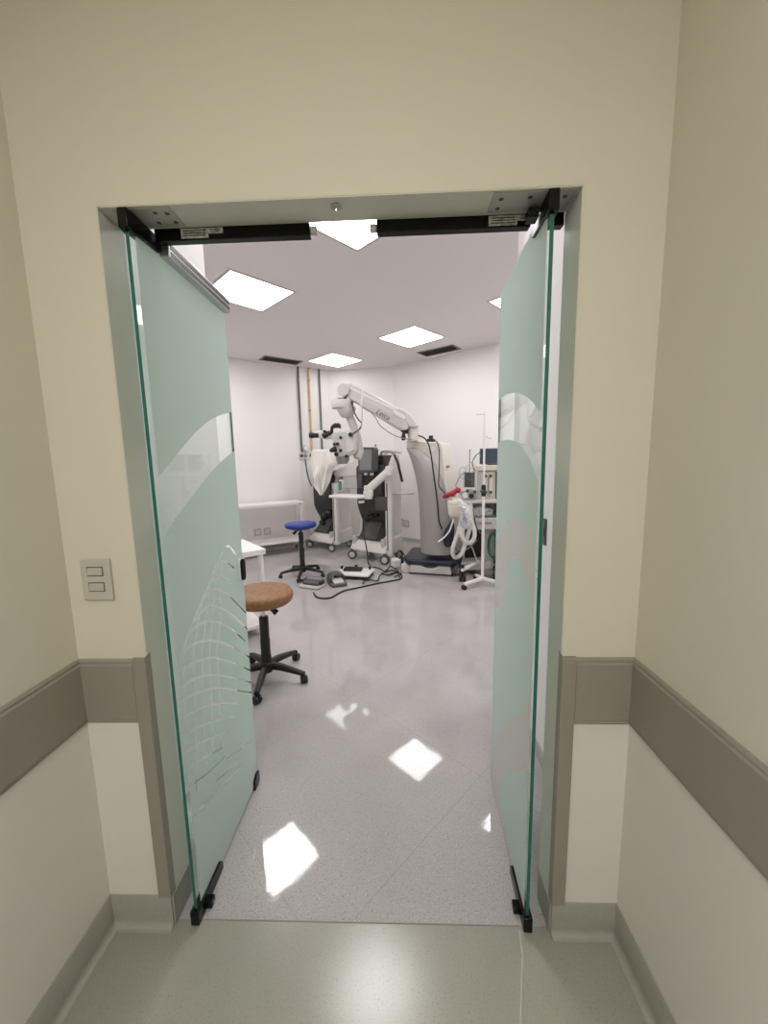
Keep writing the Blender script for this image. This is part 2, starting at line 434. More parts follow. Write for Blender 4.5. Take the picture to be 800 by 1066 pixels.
# corridor lamp behind the camera, plus a farther one added to brighten the low walls
for yl_, lb_ in ((-2.0, 'long corridor ceiling light panel nearer the doorway'), (-4.3, 'unseen long corridor ceiling panel added to light the lower walls, farther from the doorway')):
  F = Frame(-.14, yl_)
  t = thing('corridor_light', lb_, 'ceiling light', F, CH)
  b = MB(); b.bx(-.36, .36, -.66, .66, CH-.006, CH); b.done('light_frame', M['lightframe'], t, F)
  b = MB(); b.bx(-.33, .33, -.63, .63, CH-.009, CH-.006); b.done('diffuser', M['corrpanel'], t, F)

# ------------------------------------------------------------------ glass doors
def sdf_poly(X, Y, poly):
    n = len(poly); d = np.full(X.shape, 1e9); ins = np.zeros(X.shape, bool)
    for i in range(n):
        x0, y0 = poly[i]; x1, y1 = poly[(i+1) % n]
        ex, ey = x1-x0, y1-y0; L = ex*ex+ey*ey+1e-12
        t = np.clip(((X-x0)*ex+(Y-y0)*ey)/L, 0, 1)
        d = np.minimum(d, np.hypot(X-x0-t*ex, Y-y0-t*ey))
        c = ((y0 > Y) != (y1 > Y)) & (X < (x1-x0)*(Y-y0)/((y1-y0) if abs(y1-y0) > 1e-12 else 1e-12)+x0)
        ins ^= c
    return np.where(ins, -d, d)            # negative inside
def dist_line(X, Y, pl):
    d = np.full(X.shape, 1e9)
    for (x0, y0), (x1, y1) in zip(pl[:-1], pl[1:]):
        ex, ey = x1-x0, y1-y0; L = ex*ex+ey*ey+1e-12
        t = np.clip(((X-x0)*ex+(Y-y0)*ey)/L, 0, 1)
        d = np.minimum(d, np.hypot(X-x0-t*ex, Y-y0-t*ey))
    return d
def smooth2(pts, n=6): return [(p.x, p.y) for p in crom([(a, c, 0) for a, c in pts], n)]
def film_mesh(func, s0, s1, z0, z1, step):
    """outline-following sheet of every place where func > 0 (marching squares); returns verts2d, faces"""
    ns = int(round((s1-s0)/step)); nz = int(round((z1-z0)/step))
    S = np.linspace(s0, s1, ns+1); Z = np.linspace(z0, z1, nz+1)
    X, Y = np.meshgrid(S, Z, indexing='ij'); V = func(X, Y)
    V = np.where(np.abs(V) < 1e-6, 1e-6, V)
    vid = {}; verts = []; faces = []
    def vert(x, y):
        k = (round(x*1e6), round(y*1e6))
        if k not in vid: vid[k] = len(verts); verts.append((x, y))
        return vid[k]
    pos = V > 0
    full = pos[:-1, :-1] & pos[1:, :-1] & pos[1:, 1:] & pos[:-1, 1:]
    part = (pos[:-1, :-1] | pos[1:, :-1] | pos[1:, 1:] | pos[:-1, 1:]) & ~full
    for i in range(ns):
        j = 0
        while j < nz:
            if full[i, j]:
                k = j
                while k < nz and full[i, k]: k += 1
                faces.append([vert(S[i], Z[j]), vert(S[i+1], Z[j]), vert(S[i+1], Z[k]), vert(S[i], Z[k])]); j = k
            else:
                if part[i, j]:
                    cs = [(i, j), (i+1, j), (i+1, j+1), (i, j+1)]; poly = []
                    for a in range(4):
                        p, q = cs[a], cs[(a+1) % 4]; vp, vq = V[p], V[q]
                        if vp > 0: poly.append(vert(S[p[0]], Z[p[1]]))
                        if (vp > 0) != (vq > 0):
                            t = vp/(vp-vq); poly.append(vert(float(S[p[0]]+(S[q[0]]-S[p[0]])*t), float(Z[p[1]]+(Z[q[1]]-Z[p[1]])*t)))
                    poly = [x for n_, x in enumerate(poly) if x != poly[n_-1]]
                    if len(poly) >= 3: faces.append(poly)
                j += 1
    return verts, faces
GW, GT, GZ0, GZ1 = .548, .010, .014, 2.086
# left design
LU = smooth2([(-.05, 1.38), (.001, 1.416), (.083, 1.468), (.162, 1.518), (.27, 1.58), (.394, 1.632), (.544, 1.669), (.6, 1.676)])
LL = smooth2([(-.05, 1.21), (.008, 1.253), (.091, 1.308), (.201, 1.367), (.319, 1.429), (.434, 1.477), (.545, 1.513), (.6, 1.53)])
LINES = [[(.33, 1.10), (.365, 1.13), (.40, 1.143), (.435, 1.136), (.481, 1.094)], [(.265, 1.065), (.302, 1.089), (.369, 1.096), (.457, 1.044)],
 [(.225, 1.035), (.28, 1.052), (.338, 1.047), (.434, .989)], [(.189, 1.009), (.25, 1.018), (.305, 1.004), (.391, .952), (.55, .811)],
 [(.133, .958), (.19, .972), (.257, .962), (.38, .888), (.548, .741)], [(.09, .938), (.17, .936), (.251, .906), (.37, .831), (.516, .701)],
 [(.045, .894), (.12, .888), (.222, .849), (.38, .748), (.546, .611)],
 [(.024, .852), (.106, .831), (.217, .789), (.384, .674), (.546, .548)], [(.024, .797), (.098, .78), (.218, .725), (.387, .607), (.546, .49)],
 [(.024, .752), (.099, .729), (.232, .664), (.379, .561), (.546, .442)], [(.024, .701), (.129, .66), (.257, .587), (.384, .499)],
 [(.024, .641), (.119, .603), (.29, .506), (.368, .451)], [(.024, .585), (.11, .548), (.204, .498), (.3, .441)],
 [(.024, .528), (.087, .501), (.241, .419)], [(.024, .470), (.131, .416), (.26, .37)],
 [(.30, .335), (.465, .287-.02)], [(.177, .342), (.373, .248)], [(.024, .362), (.2, .288), (.382, .206)], [(.27, .351), (.411, .278)],
 [(.365, 1.13), (.335, 1.105), (.29, 1.072), (.225, 1.03), (.16, .985), (.09, .935), (.045, .893), (.024, .868)],
 [(.368, 1.091), (.345, 1.06), (.325, .99), (.30, .87), (.262, .783), (.259, .659), (.239, .499), (.229, .423)],
 [(.33, 1.085), (.30, 1.05), (.28, 1.0), (.25, .92), (.211, .811), (.203, .694), (.186, .534), (.175, .468)],
 [(.25, 1.04), (.225, .98), (.19, .90), (.16, .838), (.15, .728), (.132, .564), (.123, .45)],
 [(.19, 1.0), (.16, .955), (.13, .90), (.112, .864), (.099, .76), (.081, .604), (.056, .42)],
 [(.09, .935), (.07, .91), (.056, .893), (.044, .795), (.03, .70), (.026, .6)]]
LINES = [smooth2(l, 4) for l in LINES]
def left_film(X, Y):
    zu = np.interp(X, [p[0] for p in LU], [p[1] for p in LU]); zl = np.interp(X, [p[0] for p in LL], [p[1] for p in LL])
    f = np.maximum(Y-zu, zl-Y)
    f = np.minimum(f, X-.0205)
    m = Y < 1.2
    if m.any():
        d = np.full(X.shape, 1e9)
        xs, ys = X[m], Y[m]; dd = np.full(xs.shape, 1e9)
        for n_, l in enumerate(LINES): dd = np.minimum(dd, dist_line(xs, ys, l)-(.0036 if n_ < 19 else .003))
        d[m] = dd; f = np.minimum(f, d)
    return f
R_OUT = smooth2([(-.05, 1.54), (.022, 1.579), (.09, 1.614), (.175, 1.646), (.289, 1.674), (.426, 1.689), (.556, 1.686), (.62, 1.67)])
R_IN = smooth2([(-.05, 1.36), (.032, 1.411), (.113, 1.463), (.205, 1.498), (.309, 1.52), (.432, 1.528), (.54, 1.521), (.62, 1.50)])
A2 = smooth2([(.56, 1.03), (.523, 1.069), (.497, 1.12), (.443, 1.175), (.359, 1.231), (.265, 1.263), (.181, 1.271), (.106, 1.264), (.051, 1.25), (.019, 1.226)]) + \
     smooth2([(.019, .975), (.023, .989), (.049, 1.06), (.089, 1.103), (.135, 1.128), (.199, 1.137), (.269, 1.125), (.323, 1.079), (.359, 1.017), (.373, .939), (.380, .871)]) + [(.531, .856), (.56, .853)]
SC_ = smooth2([(.016, .85), (.022, .811), (.038, .761), (.091, .675), (.175, .595), (.321, .461), (.433, .32), (.503, .179), (.532, .092), (.56, .0)]) + [(.56, -.1), (-.02, -.1), (-.02, .85)]
INP = smooth2([(.016, .546), (.12, .44), (.22, .352), (.302, .276), (.345, .22), (.369, .15), (.36, .105), (.33, .075), (.2, .048), (.016, .062)])
def right_film(X, Y):
    zu = np.interp(X, [p[0] for p in R_OUT], [p[1] for p in R_OUT]); zl = np.interp(X, [p[0] for p in R_IN], [p[1] for p in R_IN])
    f = np.maximum(Y-zu, zl-Y)
    f = np.minimum(f, sdf_poly(X, Y, A2))
    f = np.minimum(f, np.maximum(sdf_poly(X, Y, SC_), -sdf_poly(X, Y, INP)))
    return np.minimum(f, X-.016)

def grey_film(X, Y):
    f = np.maximum(-sdf_poly(X, Y, A2), np.minimum(-sdf_poly(X, Y, SC_), sdf_poly(X, Y, INP)))
    return np.minimum(f-.0004, X-.016)

def glass_door(name, hx, hy, ang, side, label):
    """leaf frame: a runs from the pivot edge to the free edge, d>0 on the side named by sign 'side' (the passage side)"""
    F = Frame(hx, hy, ang)
    t = thing(name, label, 'glass door', F, 0, kind='structure')
    b = MB(); b.bx(0, GW, -GT/2, GT/2, GZ0, GZ1)
    for f in b.bm.faces:
        n = f.normal
        f.normal_update()
        if abs(f.normal.y) < .5: f.material_index = 1
    b.done('glass_pane', M['glass'], t, F, slots=(M['glassedge'],))
    vs, fs = film_mesh(left_film if side == 'L' else right_film, 0.0, GW-.001, GZ0+.001, GZ1-.001, 0.003 if side == 'L' else .005)
    b = MB(); off = (-1 if side == 'L' else 1)*(GT/2+.0008)
    V = [b.bm.verts.new((s, off, z)) for s, z in vs]
    for f in fs:
        try: b.bm.faces.new([V[i] for i in f])
        except ValueError: pass
    fo = b.done('frosted_film', M['film'], t, F); fo['label'] = 'pale green frosted film with clear curved cut-outs'
    if side == 'R':
        vs, fs = film_mesh(grey_film, 0.0, GW-.001, GZ0+.001, GZ1-.001, .005)
        b = MB(); V = [b.bm.verts.new((s_, off, z)) for s_, z in vs]
        for f in fs:
            try: b.bm.faces.new([V[i] for i in f])
            except ValueError: pass
        b.done('grey_film', M['greyfilm'], t, F)['label'] = 'pale grey film in the wave shapes'
    # bottom pivot fitting, with its stop block
    i = -1 if side == 'L' else 1            # towards the middle of the doorway
    b = MB()
    b.prism([(-.012, .002), (.165, .002), (.165, .03), (.15, .046), (-.012, .052)], -.014, .014)
    pf = b.done('bottom_patch_fitting', M['blackgloss'], t, F, bevel=.003)
    b = MB(); b.bx(.035, .062, i*.014, i*.032, .002, .026); b.done('stop_block', M['blackgloss'], pf, F, bevel=.002)
    b = MB(); b.lathe([(0, 0), (.005, 0), (.005, .002), (0, .002)], (.048, i*.034, .015), axis='Y', seg=12); b.done('screw', M['chrome'], pf, F)
    b = MB(); b.prism([(-.014, 2.045), (.012, 2.04), (.03, 2.046), (.115, 2.05), (.135, 2.06), (.13, 2.092), (-.014, 2.0915)], -.013, .013)
    tp = b.done('top_patch_fitting', M['blackgloss'], t, F, bevel=.003)
    if side == 'R':
        b = MB(); b.bx(.04, .075, .018, .045, 2.062, 2.085); b.done('stop_block', M['blackgloss'], tp, F, bevel=.002)
    if side == 'L':
        b = MB(); b.prism([(.485, .004), (.545, .004), (.545, .056), (.52, .062), (.49, .048)], -.016, .016)
        b.done('floor_lock', M['blackgloss'], t, F, bevel=.003)
        rr = [(.522+.016*math.cos(a)*1.0, 1.018+.028*(1 if math.sin(a) > 0 else -1)+.018*math.sin(a)) for a in [2*PI*k/20 for k in range(20)]]
        b = MB(); b.prism(rr, -.022, .022); lk = b.done('lock_case', M['blackgloss'], t, F, bevel=.002)
        rr2 = [(.522+(a-.522)*1.18, 1.018+(z-1.018)*1.08) for a, z in rr]
        b = MB(); b.prism(rr2, -.012, .012); b.done('lock_gasket', M['whiteplastic'], lk, F, bevel=.002)
        ap = MB(); ap.bx(.125, .54, -.034, -GT/2-.002, 2.045, 2.088); a_ = ap.done('armature_plate', M['steel'], t, F, bevel=.002)
        for z in (2.056, 2.075):
            b = MB(); b.bx(.135, .53, -.0352, -.0338, z-.0065, z+.0065); b.done('plate_slot', M['black'], a_, F)
    return t
door_L = glass_door('door_1', -.664, .004, 90.6, 'L', 'left frosted glass door leaf, swung open, etched with a fan of clear lines')
door_R = glass_door('door_2', .386, .004, 86.9, 'R', 'right frosted glass door leaf, swung open, with clear wave shapes')

# hardware on the lintel
def mag_lock(x0, x1, end, label, extra=None):
    F = Frame((x0+x1)/2, .115)
    t = thing('magnetic_lock', label, 'door lock', F, DH, 'black lock bars under the lintel')
    b = MB(); X0, X1 = x0-F.x, x1-F.x
    b.bx(X0, X1, -.021, .003, 2.066, 2.099); b.done('lock_bar', M['blackgloss'], t, F, bevel=.002)
    e = X1 if end > 0 else X0
    b = MB(); b.cyl((e, -.008, 2.083), (e+end*.018, -.008, 2.083), .011, 16); b.done('end_cap', M['greyplastic'], t, F, bevel=.003)
    for (c, w, tilt) in ((.112, .075, 0), (.17, .04, 0)):
        xx = X0+c if end > 0 else X1-(.185-c)
        b = MB(); b.bx(xx-w/2, xx+w/2, -.0225, -.0208, 2.070 if w > .06 else 2.08, 2.094)
        st = b.done('sticker', M['sticker'], t, F)
        for k in range(3):
            b = MB(); b.bx(xx-w/2+.006, xx+w/2-.006, -.0229, -.0224, 2.075+k*.006 if w > .06 else 2.083+k*.0035, 2.0775+k*.006 if w > .06 else 2.0845+k*.0035)
            b.done('print_line', M['dark'], st, F)
    if extra:
        b = MB(); b.bx(extra[0]-F.x, extra[1]-F.x, -.021, .003, 2.066, 2.099); b.done('end_block', M['blackgloss'], t, F, bevel=.002)
    return t
mag_lock(-.648, -.222, 1, 'left black lock bar under the lintel, above the left glass door')
mag_lock(-.042, .365, -1, 'right black lock bar under the lintel, reaching the right glass door', (.408, .4525))
def steel_plate(x0, x1, holes, label):
    F = Frame((x0+x1)/2, .045)
    t = thing('hinge_plate', label, 'steel plate', F, DH, 'steel plates under the lintel')
    b = MB(); b.bx(x0-F.x, x1-F.x, -.038, .038, DH-.0055, DH-.003); b.done('plate', M['galv'], t, F, bevel=.001)
    for (hx, hy) in holes:
        b = MB(); b.lathe([(0, DH-.0065), (.005, DH-.0065), (.006, DH-.0055), (0, DH-.0055)], (hx-F.x, hy, 0), seg=12); b.done('screw', M['dark'], t, F)
steel_plate(-.70, -.553, [(-.685, -.02), (-.60, -.02), (-.572, -.015), (-.57, .02), (-.615, .02)], 'steel pivot plate screwed under the lintel at left')
steel_plate(.247, .447, [(.27, -.015), (.27, .02), (.34, -.018), (.425, -.015)], 'steel pivot plate screwed under the lintel at right')
F = Frame(-.14, .032)
t = thing('strike_pin', 'small steel strike pin in the middle of the lintel underside', 'door strike', F, DH)
b = MB(); b.lathe([(0, DH-.003), (.014, DH-.003), (.014, DH-.006), (.008, DH-.008), (0, DH-.008)], seg=20); b.done('rose', M['galv'], t, F)
b = MB(); b.lathe([(0, DH-.008), (.005, DH-.008), (.004, DH-.016), (0, DH-.017)], seg=14); b.done('pin', M['chrome'], t, F)
F = Frame(PRX, .685)
t = thing('strike_plate', 'narrow dark plate on the wall behind the right glass door', 'door strike', F, 1.13)  # door lock strike on the passage wall
b = MB(); b.bx(-.006, -.0005, -.014, .014, 1.07, 1.19); b.done('plate', M['charcoal'], t, F, bevel=.002)
b = MB(); b.bx(-.008, -.006, -.006, .006, 1.11, 1.15); b.done('keeper', M['black'], t, F)

# light switch
F = Frame(-.845, 0)
t = thing('light_switch', 'double light switch plate on the cream wall left of the doorway', 'light switch', F, 1.145)
b = MB(); b.bx(-.0425, .0425, -.009, -.0005, 1.086, 1.206); b.done('plate', M['switchplate'], t, F, bevel=.004, seg=3)
for z in (1.171, 1.126):
    b = MB(); b.bx(-.023, .023, -.0098, -.0088, z-.0135, z+.0135); w_ = b.done('rocker_surround', M['groove'], t, F)
    b = MB(); b.side([(-.0092, z-.0115), (-.0125, z-.0105), (-.0105, z+.0105), (-.0092, z+.0115)], -.021, .021); b.done('rocker', M['rocker'], t, F, bevel=.0008)

# ------------------------------------------------------------------ stools
def caster(t, F, x, y, ang, r=.026, w=.02, mw=None, name='caster', sub=None, twin=True, hub=None):
    mw = mw or M['black']
    c, s = math.cos(ang), math.sin(ang)
    rot = Matrix.Rotation(ang, 3, 'Z')
    b = MB()
    for sd in ((-1, 1) if twin else (0,)):
        prof = [(0, -w/2), (r*.55, -w/2), (r*.92, -w/2), (r, -w*.3), (r, w*.3), (r*.92, w/2), (r*.55, w/2), (0, w/2)]
        b.lathe(prof, (x-s*sd*w*.62, y+c*sd*w*.62, r), axis='Y', seg=18, rot=rot)
    b.cyl((x, y, r*1.2), (x, y, r*2.3), r*.32, 10)
    o = b.done(name, mw, t, F)
    if hub:
        b = MB()
        for sd in (-1, 1):
            b.lathe([(0, 0), (r*.62, 0), (r*.5, .004*sd), (0, .006*sd)], (x-s*sd*w*(1.12 if twin else .5), y+c*sd*w*(1.12 if twin else .5), r), axis='Y', seg=16, rot=rot)
        b.done('wheel_hub', hub, o, F)
    return o
def stool(x, y, zt, th, rs, rb, rot, seatm, label, tilt=0.0, leverang=-.6):
    F = Frame(x, y)
    t = thing('rolling_stool', label, 'stool', F)
    R = Matrix.Rotation(tilt, 3, 'Y'); ct = .105 if seatm is M['brown'] else .06
    prof = [(0, zt-th), (rs*.9, zt-th), (rs*.975, zt-th*.82), (rs, zt-th*.5), (rs*.985, zt-th*.22), (rs*.93, zt-th*.05), (rs*.7, zt), (0, zt+.004)]
    b = MB(); b.lathe([(r, z-zt) for r, z in prof], (0, 0, zt), seg=40, rot=R); b.done('seat', seatm, t, F, ang=60)
    b = MB(); b.lathe([(0, -th-.022), (rs*.55, -th-.022), (rs*.8, -th-.004), (rs*.8, -th), (0, -th)], (0, 0, zt), seg=32, rot=R); sp = b.done('seat_plate', M['black'], t, F)
    b = MB(); b.tube([(0, .01, zt-th-.03), (.05*math.cos(leverang), .05*math.sin(leverang), zt-th-.035), (.1*math.cos(leverang), .1*math.sin(leverang), zt-th-.075)], [.008, .012, .02], 8); b.done('height_lever', M['black'], t, F)
    b = MB(); b.cyl((0, 0, .34), (0, 0, zt-th-.01), .014, 16); b.done('gas_piston', M['chrome'] if seatm is M['brown'] else M['black'], t, F)
    b = MB(); b.lathe([(0, .06), (.034, .06), (.036, .14), (.032, .2), (.033, zt*.45), (.03, zt*.46), (.031, zt-th-ct-.005), (.026, zt-th-ct), (0, zt-th-ct)], seg=24); b.done('column_cover', M['black'], t, F, ang=30)
    b = MB(); b.lathe([(0, .055), (.04, .055), (.045, .075), (.045, .115), (.03, .135), (0, .135)], seg=24); b.done('hub', M['black'], t, F)
    for k in range(5):
        a = rot+2*PI*k/5; c, s = math.cos(a), math.sin(a)
        rings = []
        for q, (rad, zz, hw, hh) in enumerate([(.03, .1, .022, .022), (.11, .098, .02, .02), (rb*.8, .078, .017, .015), (rb, .066, .017, .012)]):
            rings.append([(rad*c-s*hw*u_, rad*s+c*hw*u_, zz+hh*v_) for u_, v_ in ((-1, -1), (1, -1), (1, .4), (.6, 1), (-.6, 1), (-1, .4))])
        b = MB(); b.loft(rings, sm=False); lg = b.done('leg', M['black'], t, F, bevel=.003)
        caster(lg, F, (rb-.004)*c, (rb-.004)*s, a+.9+k*1.3)
    return t
stool(-.905, 1.39, .625, .075, .203, .278, math.radians(-84), M['brown'], 'worn brown padded stool on black wheels beside the left glass door', tilt=.03, leverang=-.2)
stool(-1.235, 3.74, .70, .062, .20, .285, math.radians(-86), M['blue'], 'blue padded stool with black five-star base in the far room', tilt=0, leverang=3.7)

# ------------------------------------------------------------------ white tables
def table(name, cx, cy, yaw, L, D, h, label, shelf_z, shelf_inset, leg_r, casters, top_t=.04):
    """right-front corner at (cx,cy); a runs left-to-right from -L to 0, d to the back"""
    F = Frame(cx, cy, yaw)
    t = thing(name, label, 'table', F)
    b = MB(); b.bx(-L, 0, 0, D, h-top_t, h); b.done('tabletop', M['white'], t, F, bevel=.003)
    if shelf_z:
        b = MB(); b.bx(-L+shelf_inset, -shelf_inset, .02, D-.01, shelf_z-.03, shelf_z); b.done('shelf', M['white'], t, F, bevel=.002)
    z0 = .075 if casters else 0
    for (a, d) in ((-.035, .035), (-.035, D-.03), (-L+.035, .035), (-L+.035, D-.03)):
        b = MB()
        if casters: b.bx(a-.014, a+.014, d-.014, d+.014, z0, h-top_t)
        else: b.cyl((a, d, 0), (a, d, h-top_t), leg_r, 16)
        lg = b.done('leg', M['white'], t, F)
        if casters: caster(lg, F, a, d, .5, r=.031, w=.018, mw=M['charcoal'], twin=False)
    return t, F
t, F = table('side_table', -1.505, 5.05, 33, 1.15, .40, .835, 'long white wheeled table with lower shelf against the far left wall', .22, .012, .014, True)
b = MB(); b.bx(-.012, 0, 0, .40, .60, .795); 
b = MB(); b.bx(-.08, -.03, -.0015, 0, .802, .812); b.done('badge', M['charcoal'], t, F)
t, F = table('work_table', -1.105, 2.07, 41, .85, .55, .75, 'low white table with round legs half hidden by the left glass door', .10, .035, .022, False, .045)

# ------------------------------------------------------------------ gas pipes, outlets
FL = Frame(LC[0], LC[1], 36)          # plane of the far left wall, a negative to the left
def pipe(u0, v0, u1, v1, m, r, label):
    a, z1 = FL.P(u0, v0, -.03); a1, z0 = FL.P(u1, v1, -.03)
    o = FL.m @ Vector((a, -.03, 0)); F = Frame(o.x, o.y, 36)
    t = thing('gas_pipe', label, 'pipe', F, 1.6, 'gas pipes on the far left wall')
    b = MB(); b.cyl((0, 0, z0), (0, 0, RH-.002), r, 12); b.done('pipe_run', m, t, F)
    for z in (z0+.35, 2.35, 2.85):
        b = MB(); b.lathe([(r*1.02, -.012), (r*1.25, -.01), (r*1.25, .01), (r*1.02, .012)], (0, 0, z), seg=12); b.bx(-.01, .01, 0, .028, z-.008, z+.008); b.done('clip', M['midgrey'], t, F)
pipe(310.2, 383, 313.6, 471, M['pipegrey'], .016, 'dark grey gas pipe, leftmost of the three down the far wall')
pipe(321.2, 384, 325.2, 470, M['yellow'], .015, 'yellow gas pipe between the two dark pipes on the far wall')
pipe(332.3, 386, 336.0, 472, M['pipegreen'], .0155, 'grey green gas pipe, rightmost of three, behind the microscope eyepieces')
o = FL.m @ Vector((FL.P(318, 473, -.02)[0], 0, 0)); F = Frame(o.x, o.y, 36)
zc = FL.P(318, 474, -.02)[1]
t = thing('gas_outlet', 'white gas outlet panel with round gauge at the foot of the pipes', 'gas outlet', F, zc)
b = MB(); b.bx(-.11, .16, -.03, -.001, zc-.07, zc+.06); b.done('panel', M['whiteplastic'], t, F, bevel=.006)
for a in (-.075, .0, .1):
    b = MB(); b.lathe([(0, -.06), (.026, -.06), (.03, -.045), (.03, -.03), (0, -.03)], (a, 0, zc-.005), axis='Y', seg=18); b.done('outlet_socket', M['charcoal'] if a else M['midgrey'], t, F)
b = MB(); b.cyl((-.0, -.05, zc), (-.0, -.055, zc+.10), .012, 10); b.lathe([(0, -.075), (.045, -.075), (.05, -.065), (.05, -.045), (0, -.045)], (0, 0, zc+.12), axis='Y', seg=24); g = b.done('gauge', M['greyplastic'], t, F)
b = MB(); b.lathe([(0, -.077), (.036, -.0765), (.036, -.075), (0, -.075)], (0, 0, zc+.12), axis='Y', seg=20); b.done('dial', M['white'], g, F)
# hose from outlet down to the left machine
pts = [F.P3(318, 478, -.07), F.P3(319.5, 490, -.12), F.P3(322, 500, -.18), F.P3(324.5, 505.5, -.27)]
b = MB(); b.tube(crom(pts, 6), .013, 10); tag(b.done('gas_hose', M['pipegrey'], None, F), 'dark grey hose hanging from the gas outlet panel', 'hose')

def wall_outlet(F, u, v, label):
    a, z = F.P(u, v, -.006)
    o = F.m @ Vector((a, 0, 0)); G = Frame(o.x, o.y, math.degrees(F.yaw))
    t = thing('wall_outlet', label, 'wall outlet', G, z, 'white wall outlets')
    b = MB(); b.bx(-.06, .06, -.009, -.0005, z-.062, z+.062); b.done('plate', M['greyplastic'], t, G, bevel=.003)
    b = MB(); b.bx(-.032, .032, -.012, -.009, z-.03, z+.03); s_ = b.done('socket_face', M['white'], t, G, bevel=.002)
    for (x, zz) in ((-.012, 0), (.012, 0), (0, .01)):
        b = MB(); b.cyl((x, -.0128, z+zz), (x, -.0118, z+zz), .006, 10); b.done('socket_hole', M['black'], s_, G)
wall_outlet(FL, 268.5, 554, 'white wall outlet under the long white table, left of the pair')
wall_outlet(FL, 278.5, 553, 'white wall outlet under the long white table, right of the pair')
FRW = Frame(BC[0], BC[1], -38.6)
wall_outlet(FRW, 423.5, 545, 'white wall outlet on the far right wall beside the microscope column')
wall_outlet(FRW, 417.5, 543.5, 'white wall outlet just behind the white cart beside the microscope column')

# ------------------------------------------------------------------ phaco carts
def phaco_body(t, F, s=1.0, depth=1.0):
    """white-shelled surgical cart, dark front, nose base on four wheels; local a -.33..+.33, d from 0 back"""
    def S(p): return [(d*depth*s, z*s) for d, z in p]
    nose = [(-.16, .15), (-.155, .20), (-.10, .275), (.02, .345), (.10, .375), (.50, .41), (.52, .15), (.30, .12), (.0, .13)]
    b = MB(); rings = []
    for (a, k) in ((-.33, .82), (-.30, .95), (-.2, 1.0), (0, 1.02), (.2, 1.0), (.30, .95), (.33, .82)):
        rings.append([(a*s, (d if d > .2 else d*k)*depth*s, (.12+(z-.12)*k)*s) for d, z in nose])
    b.loft(rings, sm=True); base = b.done('base', M['whiteplastic'], t, F, bevel=.012*s, ang=50)
    for sd in (-1, 1):                       # wheel-arch blades in front
        b = MB(); b.loft([[((sd*.27+x)*s, (-.08+y)*depth*s, z*s) for x, y in ((-.035, -.04), (.035, -.04), (.045, .08), (-.045, .08))] for z in (.115, .36)], sm=False)
        b.done('fender', M['greyplastic'], t, F, bevel=.02*s, seg=3)
    # recessed foot-pedal well on top of the nose
    b = MB(); b.side(S([(-.085, .315), (.02, .40), (.26, .60), (.34, .60), (.34, .30), (.10, .33)]), -.215*s, .215*s)
    b.done('pedal_bay', M['dark'], t, F, bevel=.012*s)
    b = MB(); b.side(S([(-.07, .335), (.0, .405), (.20, .575), (.215, .56), (.03, .385), (-.04, .325)]), -.13*s, .13*s)
    b.done('bay_plate', M['charcoal'], t, F, bevel=.006*s)
    # dark core: chin curving back to a waist
    core = [(.22, .56), (.12, .60), (.07, .66), (.02, .74), (-.02, .82), (-.03, .90), (-.03, 1.36), (.0, 1.40), (.40, 1.44), (.46, 1.0), (.46, .5), (.30, .50)]
    b = MB(); b.side(S(core), -.245*s, .245*s); b.done('front_fascia', M['dark'], t, F, bevel=.02*s, seg=3)
    for sd in (-1, 1):                       # white side shells
        sh = [(.10, .36), (.17, .52), (.15, .66), (.08, .80), (.04, .92), (.05, 1.15), (.10, 1.33), (.22, 1.49), (.36, 1.57), (.46, 1.55), (.52, 1.40), (.54, .95), (.52, .60), (.56, .36), (.5, .3)]
        b = MB(); b.side(S(sh), sd*.25*s, sd*.305*s); b.done('side_shell', M['whiteplastic'], t, F, bevel=.018*s, seg=3)
    b = MB(); b.side(S([(.42, .33), (.58, .33), (.58, 1.30), (.46, 1.47), (.42, 1.47)]), -.25*s, .25*s); b.done('back_panel', M['greyplastic'], t, F, bevel=.02*s)
    for (a, d) in ((-.30, -.13), (.31, -.12), (-.27, .47), (.27, .47)):
        caster(base, F, a*s, d*depth*s, .45 if a < 0 else .35, r=.07*s, w=.05*s, mw=M['charcoal'], twin=False, hub=M['greyplastic'])
    # front right upright post
    b = MB(); pp = [(.285, -.02), (.30, -.05), (.36, -.06), (.395, -.04), (.40, .03), (.38, .07), (.29, .07)]
    b.loft([[(a*s, d*depth*s, z*s) for a, d in pp] for z in (.12, .2, 1.22, 1.25)], sm=False); b.done('upright_post', M['whiteplastic'], t, F, bevel=.012*s, seg=3)
    b = MB(); b.bx(.332*s, .345*s, -.064*s*depth, -.056*s*depth, .2*s, 1.15*s); b.done('post_groove', M['groove'], t, F)

# front cart
FP = Frame(-.385, 4.47, -35.5)
cart = thing('surgical_cart', 'white and charcoal eye surgery cart with screen and tray arm, in front', 'surgical cart', FP)
phaco_body(cart, FP, 1.0, .68)
# monitor
b = MB(); mo = FP.PL([(372.5, 467), (374, 465.5), (388, 465.5), (389.5, 468), (389, 491.5), (373, 492)], -.14); b.prism(mo, -.14, -.03)
mon = b.done('monitor', M['charcoal'], cart, FP, bevel=.012, seg=3)
b = MB(); b.prism(FP.PL([(374.6, 468), (387, 468), (386.8, 489), (374.8, 489.3)], -.142), -.1425, -.139); b.done('screen', M['screen'], mon, FP)
b = MB(); b.bx(-.1, .05, -.04, .1, 1.38, 1.5); b.done('monitor_mount', M['charcoal'], cart, FP, bevel=.01)
